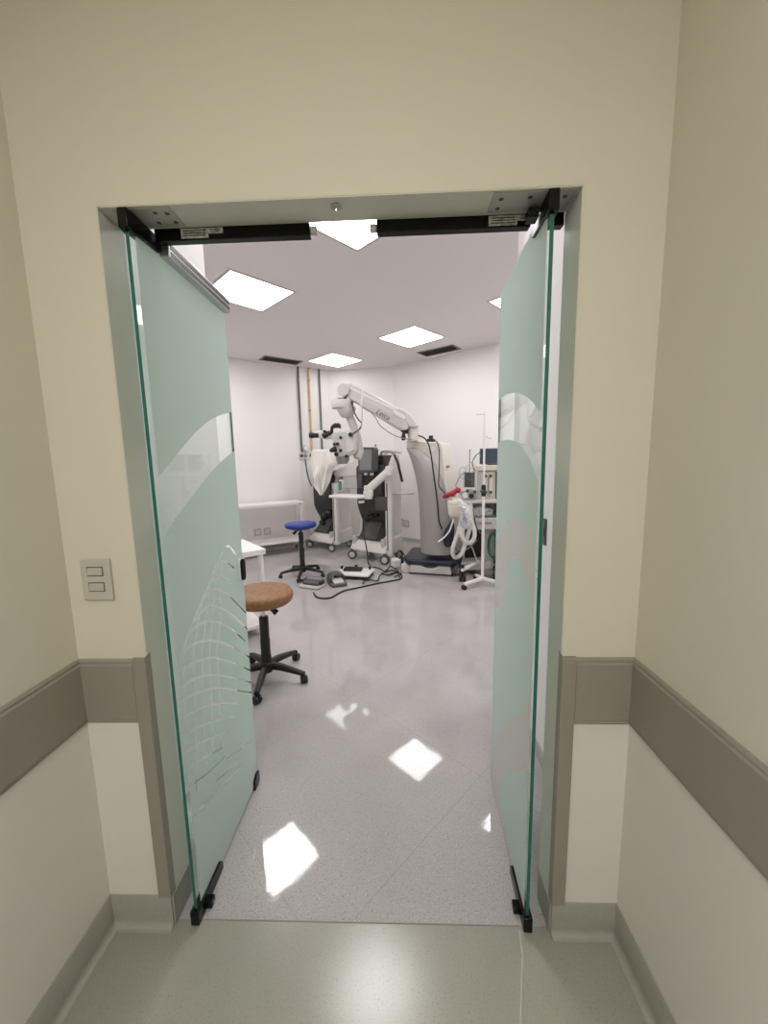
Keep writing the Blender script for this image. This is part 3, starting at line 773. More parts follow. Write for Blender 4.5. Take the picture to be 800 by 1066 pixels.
# dark head block at right of the screen
b = MB(); b.prism(FP.PL([(389, 475), (392, 473.5), (400, 474), (401, 478), (399, 497), (389, 497)], .02), .02, .36); b.done('head_block', M['dark'], cart, FP, bevel=.02, seg=3)
b = MB(); b.prism(FP.PL([(390.5, 480), (396, 478.5), (397, 489), (390.5, 489.5)], .012), .005, .03); b.done('connector_panel', M['black'], cart, FP, bevel=.005)
b = MB(); b.prism(FP.PL([(378.5, 493), (389.5, 493), (389.5, 505), (378.5, 505)], -.045), -.045, -.02); b.done('bottle_bay', M['black'], cart, FP, bevel=.004)
for u in (379.3, 385.3):
    b = MB(); b.prism(FP.PL([(u, 492), (u+3.6, 492), (u+3.6, 495), (u, 495)], -.05), -.055, -.035); b.done('bay_clip', M['white'], cart, FP, bevel=.003)
b = MB(); b.prism(FP.PL([(391, 517), (403, 517), (403, 532), (391, 531)], -.036), -.04, -.02); b.done('drawer_front', M['charcoal'], cart, FP, bevel=.006)
b = MB(); b.prism(FP.PL([(372.5, 494), (377.5, 494), (377.5, 508), (372.5, 508)], -.036), -.04, -.02); b.done('side_panel', M['charcoal'], cart, FP, bevel=.004)
b = MB(); b.prism(FP.PL([(373.4, 521.5), (379, 521), (379.2, 523.6), (373.8, 524.2)], -.036), -.04, -.025); b.done('white_label', M['white'], cart, FP)
for q in range(4):
    b = MB(); b.box((-.05+q*.055, .02, .665+.018*(q % 2)), (.04, .06, .03), ry=.3*(q-1)); b.done('connector', M['black'], cart, FP, bevel=.006)
# articulated tray arm
sh = Vector(FP.P3(406, 489, -.09)); el = Vector(FP.P3(383.5, 510, -.30))
b = MB(); b.lathe([(0, -.075), (.06, -.07), (.062, -.02), (.062, .03), (.05, .05), (0, .05)], sh, seg=24); b.done('arm_joint', M['whiteplastic'], cart, FP)
dirv = (el-sh).normalized(); up = Vector((0, 0, 1)); sdv = dirv.cross(up).normalized(); upv = sdv.cross(dirv)
rings = []
for f_, hw, hh in ((0, .038, .048), (.1, .042, .052), (.9, .045, .055), (1, .04, .05)):
    c = sh.lerp(el, f_)
    rings.append([c+sdv*hw*math.cos(2*PI*k/16)+upv*hh*math.sin(2*PI*k/16) for k in range(16)])
b = MB(); b.loft(rings); b.done('tray_arm', M['whiteplastic'], cart, FP)
b = MB(); b.lathe([(0, -.12), (.055, -.12), (.058, -.09), (.068, -.085), (.068, -.02), (.058, -.015), (.058, .05), (.05, .06), (0, .06)], el, seg=24); b.done('elbow_joint', M['whiteplastic'], cart, FP)
tl = [Vector(FP.P3(u, v, -.34)) for u, v in ((352, 514.5), (381, 515.5))]
b = MB(); z_ = tl[0].z
b.plan([(tl[0].x, -.52), (tl[0].x+.03, -.55), (tl[1].x-.05, -.54), (tl[1].x+.01, -.38), (tl[1].x+.01, -.28), (tl[1].x-.05, -.22), (tl[0].x+.03, -.24), (tl[0].x, -.27)], z_-.035, z_+.004)
b.done('instrument_tray', M['whiteplastic'], cart, FP, bevel=.012, seg=3)
b = MB(); b.plan([(.31, .12), (.56, .14), (.58, .30), (.31, .32)], .985, 1.005); b.done('side_tray', M['greyplastic'], cart, FP, bevel=.008)
# push handle and its black cable loop
b = MB(); b.tube(crom([(.10, .16, 1.53), (.14, .12, 1.585), (.24, .10, 1.60), (.36, .14, 1.585), (.40, .20, 1.57), (.36, .26, 1.58), (.24, .28, 1.59), (.14, .24, 1.58)], 6, True), .018, 10, True)
b.cyl((.27, .27, 1.50), (.27, .22, 1.59), .03, 12); b.done('handle', M['greyplastic'], cart, FP)
b = MB(); b.tube(crom([FP.P3(411, 474, .05), FP.P3(414, 481, -.0), FP.P3(416.5, 491, .0), FP.P3(419, 501.5, .02)], 6), .018, 10); b.done('black_hose', M['black'], cart, FP)
b = MB(); b.tube(crom([FP.P3(378, 535, .0), FP.P3(378.5, 552, -.14), FP.P3(382, 572, -.17), FP.P3(383.5, 586, -.22), FP.P3(388, 590, -.22)], 6), .008, 8); b.done('power_lead', M['rubber'], cart, FP)

# rear cart, further left
FQ = Frame(-1.235, 5.28, -38)
cart2 = thing('surgical_cart', 'white and charcoal surgery cart behind the draped cloth, farther back', 'surgical cart', FQ)
phaco_body(cart2, FQ, .9, .82)
b = MB(); b.prism(FQ.PL([(346, 493), (351, 487.5), (359, 484), (367, 479), (369.5, 473.5), (371.5, 473.5), (372, 495), (347, 497)], .02), .05, .34); b.done('top_cover', M['whiteplastic'], cart2, FQ, bevel=.015, seg=3)
b = MB(); b.prism(FQ.PL([(357, 497), (359.5, 491.5), (371, 490.5), (372, 509), (355, 509)], .06), .06, .2); b.done('side_box', M['greyplastic'], cart2, FQ, bevel=.015, seg=3)
b = MB(); b.prism(FQ.PL([(329, 478), (345, 478), (345, 498), (331, 498)], .08), .08, .14); b.done('display_back', M['charcoal'], cart2, FQ, bevel=.015)
for (u, v, r) in ((338, 538, .07), (342, 534, .05), (336, 544, .05)):
    a, z = FQ.P(u, v, -.05)
    b = MB(); b.lathe([(0, -.05), (r*.7, -.05), (r, -.02), (r, .02), (r*.7, .05), (0, .05)], (a, -.05, z), axis='X', seg=16); b.done('pedal_grip', M['black'], cart2, FQ)
# plastic bottle with teal label hanging on it
a, z = FQ.P(356, 505, -.27)
o = FQ.m @ Vector((a, -.27, 0)); F = Frame(o.x, o.y, -38)
t = thing('dispenser_bottle', 'small white bottle with teal label in front of grey box', 'bottle', F, z-.09)
b = MB(); b.plan([(-.035, -.03), (.035, -.03), (.04, 0), (.035, .03), (-.035, .03), (-.04, 0)], z-.10, z+.08); b.done('bottle_body', M['white'], t, F, bevel=.012)
b = MB(); b.bx(-.028, .028, -.034, -.029, z-.075, z+.06); b.done('label', M['teal'], t, F)
b = MB(); b.lathe([(0, z+.08), (.012, z+.08), (.012, z+.10), (.022, z+.102), (.022, z+.125), (0, z+.13)], (0, 0, 0), seg=14); b.done('pump_cap', M['charcoal'], t, F)
# bottle on top of the front cart
a, z = FP.P(391.5, 474, .2)
o = FP.m @ Vector((a, .2, 0)); F = Frame(o.x, o.y, 0); z0 = z-.01
t = thing('spray_bottle', 'white bottle with dark cap standing on the front cart behind its screen', 'bottle', F, z0)
b = MB(); b.lathe([(0, z0), (.034, z0), (.036, z0+.01), (.036, z0+.10), (.02, z0+.125), (.012, z0+.13), (.012, z0+.142), (0, z0+.142)], seg=18); b.done('bottle_body', M['whiteplastic'], t, F)
b = MB(); b.lathe([(0, z0+.142), (.014, z0+.142), (.014, z0+.165), (0, z0+.168)], seg=14); b.done('cap', M['charcoal'], t, F)
b = MB(); b.lathe([(.0365, z0+.02), (.037, z0+.02), (.037, z0+.09), (.0365, z0+.09)], seg=18); b.done('label', M['greyplastic'], t, F)

# draped cloth
FC = Frame(-1.18, 5.0, -20)
Ltop, Rtop = FC.P(325.5, 468.5), FC.P(347.5, 468.5)
left = [FC.P(u, v) for u, v in ((325.5, 468.5), (323.0, 480), (324.5, 492), (326.5, 500), (327.5, 506), (335.5, 515))]
right = [FC.P(u, v) for u, v in ((347.5, 468.5), (350.5, 477), (351.3, 482), (346, 490), (343, 502), (336.5, 515.5))]
Lc = crom([(a, 0, z) for a, z in left], 8); Rc = crom([(a, 0, z) for a, z in right], 8)
b = MB(); rows = []
# top overhang to the back
for k, (dd, dz) in enumerate(((.16, -.25), (.155, -.08), (.13, -.01), (.06, .012))):
    rows.append([(Lc[0].x+(Rc[0].x-Lc[0].x)*i/24, dd+.01*math.sin(i*1.3), Lc[0].z+(Rc[0].z-Lc[0].z)*i/24+dz) for i in range(25)])
for k in range(len(Lc)):
    f_ = k/(len(Lc)-1); row = []
    for i in range(25):
        w = i/24; p = Lc[k].lerp(Rc[k], w)
        fold = (.014+.05*min(1, f_*1.6))*(math.sin(w*13+f_*2.2)*.6+math.sin(w*23-f_*3+1)*.35+math.sin(w*6+f_*5)*.5)
        row.append((p.x, -.02+fold-.03*math.sin(PI*w), p.z))
    rows.append(row)
b.loft(rows, closed=False, caps=False)
o = b.done('draped_cloth', M['cloth'], None, FC, ang=180)
sm_ = o.modifiers.new('solid', 'SOLIDIFY'); sm_.thickness = .004; q_ = o.modifiers.new('sub', 'SUBSURF'); q_.levels = 1; q_.render_levels = 1
tag(o, 'white cotton cloth draped over the rear cart below the eyepieces', 'cloth')

# ------------------------------------------------------------------ operating microscope
FM = Frame(.47, 3.85, 0)                 # arm plane
FB = Frame(.47, 3.80, -24)               # column plane
mic = thing('operating_microscope', 'floor standing operating microscope with curved silver column and long white arm', 'microscope', FM)
# base: navy top plate and pale grey skirts
BF = Frame(.50, 4.02, -14)
b = MB(); b.plan([(-.38, -.24), (-.30, -.35), (.26, -.35), (.36, -.24), (.36, .36), (-.38, .36)], .125, .20)
b.done('base_plate', M['navy'], mic, BF, bevel=.025, seg=3)
b = MB(); b.prism([(-.29, .02), (-.26, .14), (-.14, .13), (-.07, .10), (-.02, .085), (.05, .10), (.12, .13), (.24, .14), (.27, .02)], -.335, .3)
b.done('base_skirt', M['greyplastic'], mic, BF, bevel=.012)
b = MB(); b.bx(-.28, .28, -.325, .3, .006, .022); b.done('base_foot', M['black'], mic, BF)
for (a, d, hb) in ((-.34, -.27, M['whiteplastic']), (.32, -.27, M['midgrey']), (-.34, .3, M['midgrey']), (.32, .3, M['midgrey'])):
    caster(mic, BF, a, d, .35 if a < 0 else 1.2, r=.065, w=.045, mw=M['whiteplastic'] if a < 0 and d < 0 else M['charcoal'], twin=False, hub=hb)
# column: silver sail-shaped front shell, cream box behind
cl = [(423, 466), (427.5, 477), (431.5, 491), (435, 508), (437, 530), (437.8, 552), (438.3, 574)]
cr = [(423.5, 465.6), (430, 465.8), (440, 470), (449, 478), (457, 492), (462.5, 508), (466.5, 532), (469.5, 555), (471, 574)]
Lp = crom([(a, 0, z) for a, z in FB.PL(cl)], 5); Rp = crom([(a, 0, z) for a, z in FB.PL(cr)], 5)
def interp_z(P, z):
    Q = sorted([(p.z, p.x) for p in P]); return float(np.interp(z, [q[0] for q in Q], [q[1] for q in Q]))
zlo, zhi = Lp[-1].z, Lp[0].z
b = MB(); rings = []
for k in range(34):
    z = zlo+(zhi-.003-zlo)*k/33
    x0, x1 = interp_z(Lp, z), max(interp_z(Rp, z), interp_z(Lp, z)+.012)
    w = x1-x0; bul = min(.13, w*.34)
    ring = []
    for i in range(21):
        s_ = i/20; ring.append((x0+w*s_, -bul*math.sin(PI*s_)**.7, z))
    ring += [(x1, .28, z), (x0, .28, z)]
    rings.append(ring)
b.loft(rings); b.done('column_shell', M['silver'], mic, FB, ang=50)
bxl = [(422.3, 458.5), (422.3, 465), (426, 474), (431, 490), (434.5, 508), (436.6, 530), (437.5, 552), (438, 574)]
top = FB.PL([(422.3, 458.5), (458, 460.5)], .03)
bl = FB.PL(bxl, .03); zr = FB.P(458, 460.5, .03)
# profile follows the column's left curve, straight right side
prof = [(a+.012, z) for a, z in bl] + [(FB.P(473, 574, .03)[0], bl[-1][1]), (zr[0]+.03, zr[1]-.05), (zr[0], zr[1])]
b = MB(); b.prism(prof, .03, .50); b.done('column_box', M['boxcream'], mic, FB, bevel=.012, seg=3)
a, z = FB.P(450, 468, .02)
b = MB(); b.lathe([(0, .018), (.035, .018), (.038, .03), (0, .03)], (a, 0, z), axis='Y', seg=20); b.done('round_button', M['whiteplastic'], mic, FB)
a, z = FB.P(470.5, 485.5, .2)
b = MB(); b.box((prof[-2][0]+.045, .15, z), (.02, .10, .018), ry=.1); b.done('red_tag', M['red'], mic, FB, bevel=.004)
b = MB(); x_, z_ = FB.P(448.5, 457.5, .1); b.bx(x_-.04, x_+.045, .06, .15, z_-.03, z_+.01); b.bx(x_-.02, x_+.03, .08, .12, z_+.01, z_+.05); b.done('connector_block', M['black'], mic, FB, bevel=.008)
# post
pl = FM.PL([(424.8, 459), (424.8, 443), (436, 441), (435.5, 459)])
b = MB(); b.lathe([(0, pl[0][1]-.0), (.07, pl[0][1]-.0), (.072, pl[1][1]-.02), (.078, pl[1][1]-.015), (.078, pl[1][1]+.0), (0, pl[1][1]+.01)], ((pl[1][0]+pl[2][0])/2, .03, 0), seg=28); b.done('post', M['boxcream'], mic, FM)
# elbow cowl
ec = FM.PL([(425, 445), (421, 437), (412, 431), (410, 428), (414, 425), (421, 427), (429, 434), (436, 443), (434, 446)])
b = MB(); b.prism(ec, -.08, .12); b.done('elbow_cowl', M['armwhite'], mic, FM, bevel=.03, seg=4)
# main arm
ar = FM.PL([(361, 410), (363.2, 399.5), (366, 400), (371, 402.5), (381, 407.5), (395, 414.5), (409, 422.5), (420, 428.5), (424, 433), (425.5, 446), (424.5, 448.5), (419, 449), (412, 445.5), (397, 436), (381, 426.5), (372, 420.5), (364, 415.5)])
b = MB(); b.prism(ar, -.075, .095); arm = b.done('boom_arm', M['armwhite'], mic, FM, bevel=.022, seg=4)
tp_ = FM.PL([(364, 403), (381, 411), (399, 420), (411, 426), (411, 428.5), (399, 423), (381, 414), (364, 406)])
b = MB(); b.prism(tp_, -.079, -.07); b.done('arm_rib', M['whiteplastic'], mic, FM, bevel=.004)
gp = FM.PL([(379, 418), (396, 425), (409, 432), (421, 440), (419, 447.5), (411, 443), (396, 433.5), (379, 424.5)])
b = MB(); b.prism(gp, -.079, -.068); b.done('arm_panel', M['greyplastic'], mic, FM, bevel=.003)
kp = FM.P(415.5, 433.5)
b = MB(); b.prism(FM.PL([(409, 429), (412, 428), (421, 434), (422, 437), (419.5, 437.5), (411, 432.5)]), -.087, -.07); b.done('arm_plate', M['whiteplastic'], mic, FM, bevel=.006)
b = MB(); b.prism(FM.PL([(417, 448.5), (425, 443), (425, 451.5), (421, 451)]), -.07, .08); b.done('brake_cover', M['black'], mic, FM, bevel=.008)
a, z = FM.P(420.3, 454.8)
b = MB(); b.lathe([(0, z+.055), (.012, z+.055), (.02, z+.03), (.03, z+.0), (.028, z-.03), (.015, z-.045), (0, z-.045)], (a, -.02, 0), seg=16); b.done('release_knob', M['black'], mic, FM)
b = MB(); b.lathe([(.074, 0), (.084, 0), (.084, .03), (.074, .03)], (0, 0, 0), seg=4)
b.bm.free()
b = MB(); st = FM.PL([(377.2, 407), (379.2, 407.6), (377.8, 424.5), (375.8, 423.2)]); b.prism(st, -.082, .1); b.done('cable_strap', M['whiteplastic'], mic, FM)
# script maker's mark on the arm
txt = bpy.data.curves.new('maker_mark', 'FONT'); txt.body = 'Leica'; txt.size = .092; txt.shear = .35; txt.extrude = .0012; txt.align_x = 'CENTER'; txt.align_y = 'CENTER'
to = bpy.data.objects.new('maker_mark_curve', txt); COL.objects.link(to)
dg = bpy.context.evaluated_depsgraph_get(); me = bpy.data.meshes.new_from_object(to.evaluated_get(dg)); bpy.data.objects.remove(to)
p0, p1 = FM.P(395.5, 430.5), FM.P(402, 434.5); c_ = FM.P(399, 432.3)
an = math.atan2(p1[1]-p0[1], p1[0]-p0[0])
me.transform(Matrix.Translation((c_[0], -.0815, c_[1])) @ Matrix.Rotation(-an, 4, 'Y') @ Matrix.Rotation(PI/2, 4, 'X'))
me.materials.clear(); me.materials.append(M['logo'])
mk = bpy.data.objects.new('maker_mark', me); COL.objects.link(mk); mk.parent = mic; FR[mk] = FR[mic].copy(); mk['label'] = 'dark red script lettering'
# head joint
hj = FM.PL([(351.5, 415.5), (351, 406), (352, 403.5), (358, 400.6), (363.5, 399.5), (365, 401), (364.5, 407), (361.5, 412), (358, 415.5)])
b = MB(); b.prism(hj, -.09, .11); b.done('head_joint', M['whiteplastic'], mic, FM, bevel=.025, seg=4)
a, z = FM.P(358.8, 407)
b = MB(); b.lathe([(0, -.105), (.07, -.105), (.075, -.09), (0, -.09)], (a, 0, z), axis='Y', seg=28); b.done('joint_cap', M['armwhite'], mic, FM)
a, z = FM.P(356.5, 416.8)
b = MB(); b.lathe([(0, z-.03), (.06, z-.03), (.06, z+.03), (0, z+.03)], (a, .01, 0), seg=24); b.done('swivel', M['black'], mic, FM)
a0, z0_ = FM.P(345, 421); a1, _ = FM.P(368, 421)
ac = (a0+a1)/2; rr_ = (a1-a0)/2
b = MB(); b.lathe([(0, z0_-.05), (rr_*.96, z0_-.05), (rr_, z0_-.035), (rr_, z0_+.03), (rr_*.9, z0_+.05), (0, z0_+.055)], (ac, .02, 0), seg=36); b.done('swivel_disc', M['armwhite'], mic, FM)
a, z = FM.P(360.5, 424.5)
b = MB(); b.lathe([(.0, z-.125), (.05, z-.12), (.085, z-.09), (.115, z-.03), (.12, z+.01), (0, z+.01)], (a, .02, 0), seg=28); b.done('swivel_cone', M['armwhite'], mic, FM)
# drop tube
tb = [FM.P3(362.5, 430, .05), FM.P3(366, 438, .06), FM.P3(370, 449, .07), FM.P3(373, 459, .08), FM.P3(374.5, 470, .06), FM.P3(372, 477, .03)]
b = MB(); b.tube(crom(tb, 6), .052, 18); b.done('drop_tube', M['greyplastic'], mic, FM)
# optics head
oh = FM.PL([(348, 451), (352, 449.5), (366, 449), (372.5, 451), (372.8, 468), (370, 473.5), (362, 475), (352, 476), (349.5, 470), (347.5, 458)])
b = MB(); b.prism(oh, -.10, .10); hd = b.done('optics_head', M['greyplastic'], mic, FM, bevel=.018, seg=3)
b = MB(); b.prism(FM.PL([(361.5, 450), (371, 452), (371, 469), (362, 473)]), -.115, -.09); b.done('side_cover', M['armwhite'], mic, FM, bevel=.01)
b = MB(); a, z = FM.P(357, 478); b.lathe([(0, z-.06), (.06, z-.06), (.085, z-.01), (.085, z+.06), (0, z+.06)], (a, 0, 0), seg=24); b.done('objective_lens', M['midgrey'], mic, FM)
for (u, v, r, l) in ((348.5, 462.5, .019, .03), (351.8, 462.2, .021, .03), (355, 455.5, .018, .02), (355, 469, .021, .03), (350.5, 473, .026, .04), (361, 475, .02, .03)):
    a, z = FM.P(u, v, -.1)
    b = MB(); b.lathe([(0, -.10-l), (r*.85, -.10-l), (r, -.10-l*.7), (r, -.09), (0, -.09)], (a, 0, z), axis='Y', seg=16); b.done('knob', M['black'], mic, FM)
b = MB(); b.tube([FM.P3(343.5, 469.5, -.16), FM.P3(346, 468.5, -.15), FM.P3(349.5, 467.5, -.12)], [.018, .03, .034], 14); b.done('side_grip', M['black'], mic, FM)
a, z = FM.P(365.3, 452.5, -.12)
b = MB(); b.lathe([(0, -.15), (.026, -.15), (.03, -.1), (0, -.1)], (a, 0, z), axis='Y', seg=16); b.done('cable_socket', M['black'], mic, FM)
# bridge and binocular tubes
b = MB(); b.prism(FM.PL([(329, 449.5), (334, 448.2), (343, 449), (348, 452), (349, 456.5), (340, 457.5), (330, 455)]), -.06, .05); b.done('eyepiece_bridge', M['whiteplastic'], mic, FM, bevel=.012, seg=3)
for (p, q) in (((321.8, 453), (331.5, 453.5)), ((336, 454.5), (343.5, 450.5))):
    A_, B_ = Vector(FM.P3(*p, -.09)), Vector(FM.P3(*q, -.06)); dv = B_-A_
    b = MB(); b.tube([A_, A_+dv*.1, A_+dv*.55, A_+dv*.6, B_], [.026, .034, .034, .028, .03], 16); b.done('eyepiece', M['black'], mic, FM)
A_ = Vector(FM.P3(338.5, 449.5, -.08))
b = MB(); b.lathe([(0, -.03), (.02, -.03), (.02, .03), (0, .03)], A_, axis='Y', seg=14); b.done('knob', M['black'], mic, FM)
b = MB(); b.prism(FM.PL([(344.5, 449), (345.5, 444), (349, 441), (354.5, 441), (355.2, 446), (352, 446), (348, 446), (347, 452), (344.5, 453)]), -.075, .05); b.done('assistant_eyepiece', M['black'], mic, FM, bevel=.012, seg=3)
b = MB(); b.prism(FM.PL([(348.2, 446.5), (354, 446), (356.8, 448.5), (355.5, 452), (348.5, 452)]), -.088, .03); b.done('assistant_tube', M['whiteplastic'], mic, FM, bevel=.01, seg=3)
# cables of the microscope (attached)
for nm, pts, r, m_ in (
    ('arm_cable', [FM.P3(377.2, 423, -.1), FM.P3(377.3, 436, -.12), FM.P3(376.5, 444, -.13), FM.P3(373, 449, -.13), FM.P3(366.5, 452.5, -.14)], .008, M['greyplastic']),
    ('arm_cable', [FM.P3(366, 418, -.08), FM.P3(369, 429, -.1), FM.P3(373.5, 437, -.12), FM.P3(376.8, 441, -.12), FM.P3(374, 447, -.14), FM.P3(366, 452, -.15)], .009, M['charcoal']),
    ('arm_cable', [FM.P3(386, 428, -.06), FM.P3(392, 436, -.08), FM.P3(396, 443, -.08), FM.P3(406, 450.5, -.08), FM.P3(414, 454.5, -.06), FM.P3(424, 457, -.05), FM.P3(434, 457.5, -.02)], .006, M['midgrey']),
    ('column_cable', [FM.P3(436, 453.5, -.05), FM.P3(442, 456, -.16), FM.P3(446.5, 463, -.2), FM.P3(449, 474, -.22), FM.P3(452, 495, -.24), FM.P3(455.5, 522, -.24), FM.P3(457, 540, -.24), FM.P3(458.5, 546, -.245), FM.P3(460.5, 551, -.25)], .009, M['rubber']),
    ('column_cable', [FM.P3(450, 458, -.05), FM.P3(455, 460, -.12), FM.P3(457.5, 470, -.16), FM.P3(457.5, 490, -.2), FM.P3(457, 505, -.22), FM.P3(462, 512, -.24), FM.P3(467, 519, -.24)], .006, M['rubber'])):
    b = MB(); b.tube(crom(pts, 8), r, 8); b.done(nm, m_, mic, FM)

# ------------------------------------------------------------------ foot pedals and leads on the floor
def onfloor(L, z=.008): return [atz(u, v, z) for u, v in L]
# grey two-pedal foot switch (left)
x, y, _ = atz(325, 611); F = Frame(x, y, -20)
t = thing('foot_pedal', 'grey double foot pedal with black treadle, nearest the blue stool', 'foot pedal', F); t.scale = (.70, .70, .70)
b = MB(); b.plan([(-.20, -.12), (.17, -.12), (.20, -.06), (.20, .10), (.12, .14), (-.17, .14), (-.20, .08)], .004, .045); b.done('pedal_base', M['greyplastic'], t, F, bevel=.012)
b = MB(); b.side([(-.05, .045), (-.055, .085), (.0, .11), (.09, .115), (.10, .045)], -.15, .15); b.done('treadle', M['charcoal'], t, F, bevel=.015, seg=3)
for sx in (-.17, .165):
    b = MB(); b.lathe([(0, -.05), (.03, -.05), (.036, -.03), (.036, .05), (.03, .06), (0, .06)], (sx, .04, .085), axis='Y', seg=18); b.done('side_button', M['dark'], t, F)
b = MB(); b.tube(crom([(-.17, .10, .05), (-.18, .11, .12), (-.06, .12, .145), (.10, .12, .145), (.17, .11, .11), (.16, .10, .05)], 6), .012, 10); b.done('carry_bar', M['midgrey'], t, F)
# dark boot-shaped pedal (middle)
x, y, _ = atz(351, 608); F = Frame(x, y, 25)
t = thing('foot_pedal', 'dark grey hooded foot pedal between the other two pedals', 'foot pedal', F); t.scale = (.78, .78, .78)
b = MB(); b.plan([(-.11, -.17), (.11, -.17), (.13, -.10), (.13, .15), (-.13, .15), (-.13, -.10)], .004, .05); b.done('pedal_base', M['charcoal'], t, F, bevel=.012)
b = MB(); b.side([(-.14, .05), (-.13, .07), (.03, .10), (.04, .05)], -.08, .08); b.done('treadle', M['greyplastic'], t, F, bevel=.008)
b = MB()
for k in range(1): pass
hood_o = [(-.13, .05), (-.125, .12), (-.09, .165), (0, .175), (.09, .165), (.125, .12), (.13, .05)]
hood_i = [(.10, .05), (.097, .11), (.07, .14), (0, .148), (-.07, .14), (-.097, .11), (-.10, .05)]
b.prism(hood_o+hood_i, -.03, .14); b.done('hood', M['charcoal'], t, F, bevel=.008)
# white flat pedal board (right)
x, y, _ = atz(370, 600); F = Frame(x, y, -8)
t = thing('foot_pedal', 'flat white foot pedal board with black treadles beside the cart', 'foot pedal', F); t.scale = (.88, .88, .88)
b = MB(); b.plan([(-.28, -.16), (.24, -.20), (.27, .14), (-.22, .2)], .05, .085); b.done('pedal_board', M['whiteplastic'], t, F, bevel=.012)
for sx in (-.22, .2):
    b = MB(); b.bx(sx-.05, sx+.05, -.185, -.10, .004, .055); b.done('foot', M['black'], t, F, bevel=.006)
    b = MB(); b.bx(sx-.05, sx+.05, .06, .13, .004, .055); b.done('foot', M['black'], t, F, bevel=.006)
b = MB(); b.bx(-.2, .2, -.17, -.14, .02, .055); b.done('front_rail', M['black'], t, F, bevel=.006)
b = MB(); b.side([(-.04, .08), (-.05, .105), (.02, .125), (.10, .12), (.10, .08)], -.17, .10); b.done('treadle', M['black'], t, F, bevel=.012)
for (sx, sy) in ((-.22, .08), (-.02, .15), (.2, .1)):
    b = MB(); b.lathe([(0, .08), (.016, .08), (.016, .105), (.024, .11), (.024, .125), (0, .13)], (sx, sy, 0), seg=14); b.done('joystick_button', M['black'], t, F)
# leads
def lead(name, L, r, label, m_=None, lift=()):
    P = onfloor(L, r+.001)
    P = [(p[0], p[1], p[2]+(lift[i] if i < len(lift) else 0)) for i, p in enumerate(P)]
    b = MB(); b.tube(crom(P, 8), r, 8); tag(b.done(name, m_ or M['rubber']), label, 'cable')
lead('pedal_cable', [(326.5, 617), (330, 621.5), (337, 623), (345, 622), (353, 617.5), (360, 614.5), (372, 612), (395, 607), (410, 604.3), (416, 603), (418.5, 600.5), (417, 597), (413, 596), (408, 597), (404, 599)], .009, 'long black cable from the left foot pedal across the floor')
lead('pedal_cable', [(378, 609), (382, 604.5), (393, 606), (396, 600), (404, 595.5), (412, 596), (407, 600), (398, 598.5), (402, 596.5), (409, 595), (414, 596.5), (416, 599), (411, 602)], .008, 'tangled black cable coiled on the floor in front of the microscope base', lift=(.017,)*13)
lead('power_cable', [(388, 590), (396, 592), (401, 596), (407, 592), (411, 594.5), (415, 597), (416, 602)], .008, 'thin black cable running from the front cart to the cable tangle', lift=(0, 0, .02, .034, .034, .034, .02))
# fallen plug / white camera-like coil unit beside the base
F = Frame(.0, 4.10, 15)
t = thing('pedal_cradle', 'small white unit with black knob on floor beside microscope base', 'foot pedal', F); t.scale = (.72, .72, .72)
b = MB(); b.plan([(-.12, -.08), (.04, -.10), (.08, .0), (.04, .10), (-.12, .08)], .004, .17); b.done('unit_body', M['whiteplastic'], t, F, bevel=.03, seg=3)
for (a, z, r) in ((.08, .13, .05), (.12, .16, .035)):
    b = MB(); b.lathe([(0, -.07), (r, -.06), (r*1.1, 0), (r, .06), (0, .07)], (a, -.02, z), axis='X', seg=18); b.done('knob', M['black'], t, F)
b = MB(); b.tube(crom([(.0, .05, .17), (.02, .08, .27), (.06, .1, .3), (.16, .12, .22), (.2, .12, .1)], 6), .008, 8); b.done('cord', M['rubber'], t, F)

# ------------------------------------------------------------------ anaesthesia machine
FA = Frame(1.08, 3.64, -14)
an_ = thing('anaesthesia_machine', 'beige anaesthesia machine with bellows and drawer beside the right glass door', 'medical machine', FA)
def ap(name, L, d0, d1, m_, bev=.006, par=None):
    b = MB(); b.prism(FA.PL(L, d0), d0, d1); return b.done(name, m_, par or an_, FA, bevel=bev)
ap('vapour_cabinet', [(497, 491), (518.5, 490), (518.5, 521.5), (497, 521.5)], 0, .38, M['beige'])
ap('control_strip', [(497.5, 492.5), (501.8, 492.3), (501.8, 519), (497.5, 519)], -.006, .01, M['greyplastic'], .002)
for i_, u in enumerate((505.8, 511.2)):
    v_ = ap('vaporiser', [(u-1.9, 494), (u+1.9, 494), (u+1.9, 517), (u-1.9, 517)], -.03, .01, M['beige'], .008)
    for v in (495.5, 512.5):
        a, z = FA.P(u, v, -.03)
        b = MB(); b.lathe([(0, -.055), (.016, -.055), (.02, -.045), (.02, -.03), (0, -.03)], (a, 0, z), axis='Y', seg=16); b.done('dial', M['charcoal'], v_, FA)
ap('side_frame', [(516, 491), (519.5, 491), (519.5, 521), (516, 521)], -.012, .36, M['charcoal'], .003)
ap('top_shelf', [(494, 485), (537, 483.5), (537, 489), (494, 490.5)], -.03, .42, M['beige'])
ap('cabinet_right', [(519.5, 490), (537, 489), (537, 521), (519.5, 521)], .0, .38, M['greyplastic'])
ap('work_surface', [(483.5, 521), (537, 520), (537, 523.5), (483.5, 524.5)], -.12, .42, M['greyplastic'])
ap('upper_column', [(492, 524), (533, 523), (533, 541), (494, 541)], .12, .40, M['midgrey'])
ap('drawer_tray', [(493, 540), (534, 538.5), (534, 550.5), (494.5, 552)], -.1, .38, M['greyplastic'], .01)
ap('drawer_handle', [(499, 544), (512, 543.6), (512, 545.2), (499, 545.6)], -.115, -.09, M['midgrey'], .002)
ap('lower_cabinet', [(503, 551), (534, 550), (534, 598), (503, 599)], .03, .38, M['greyplastic'])
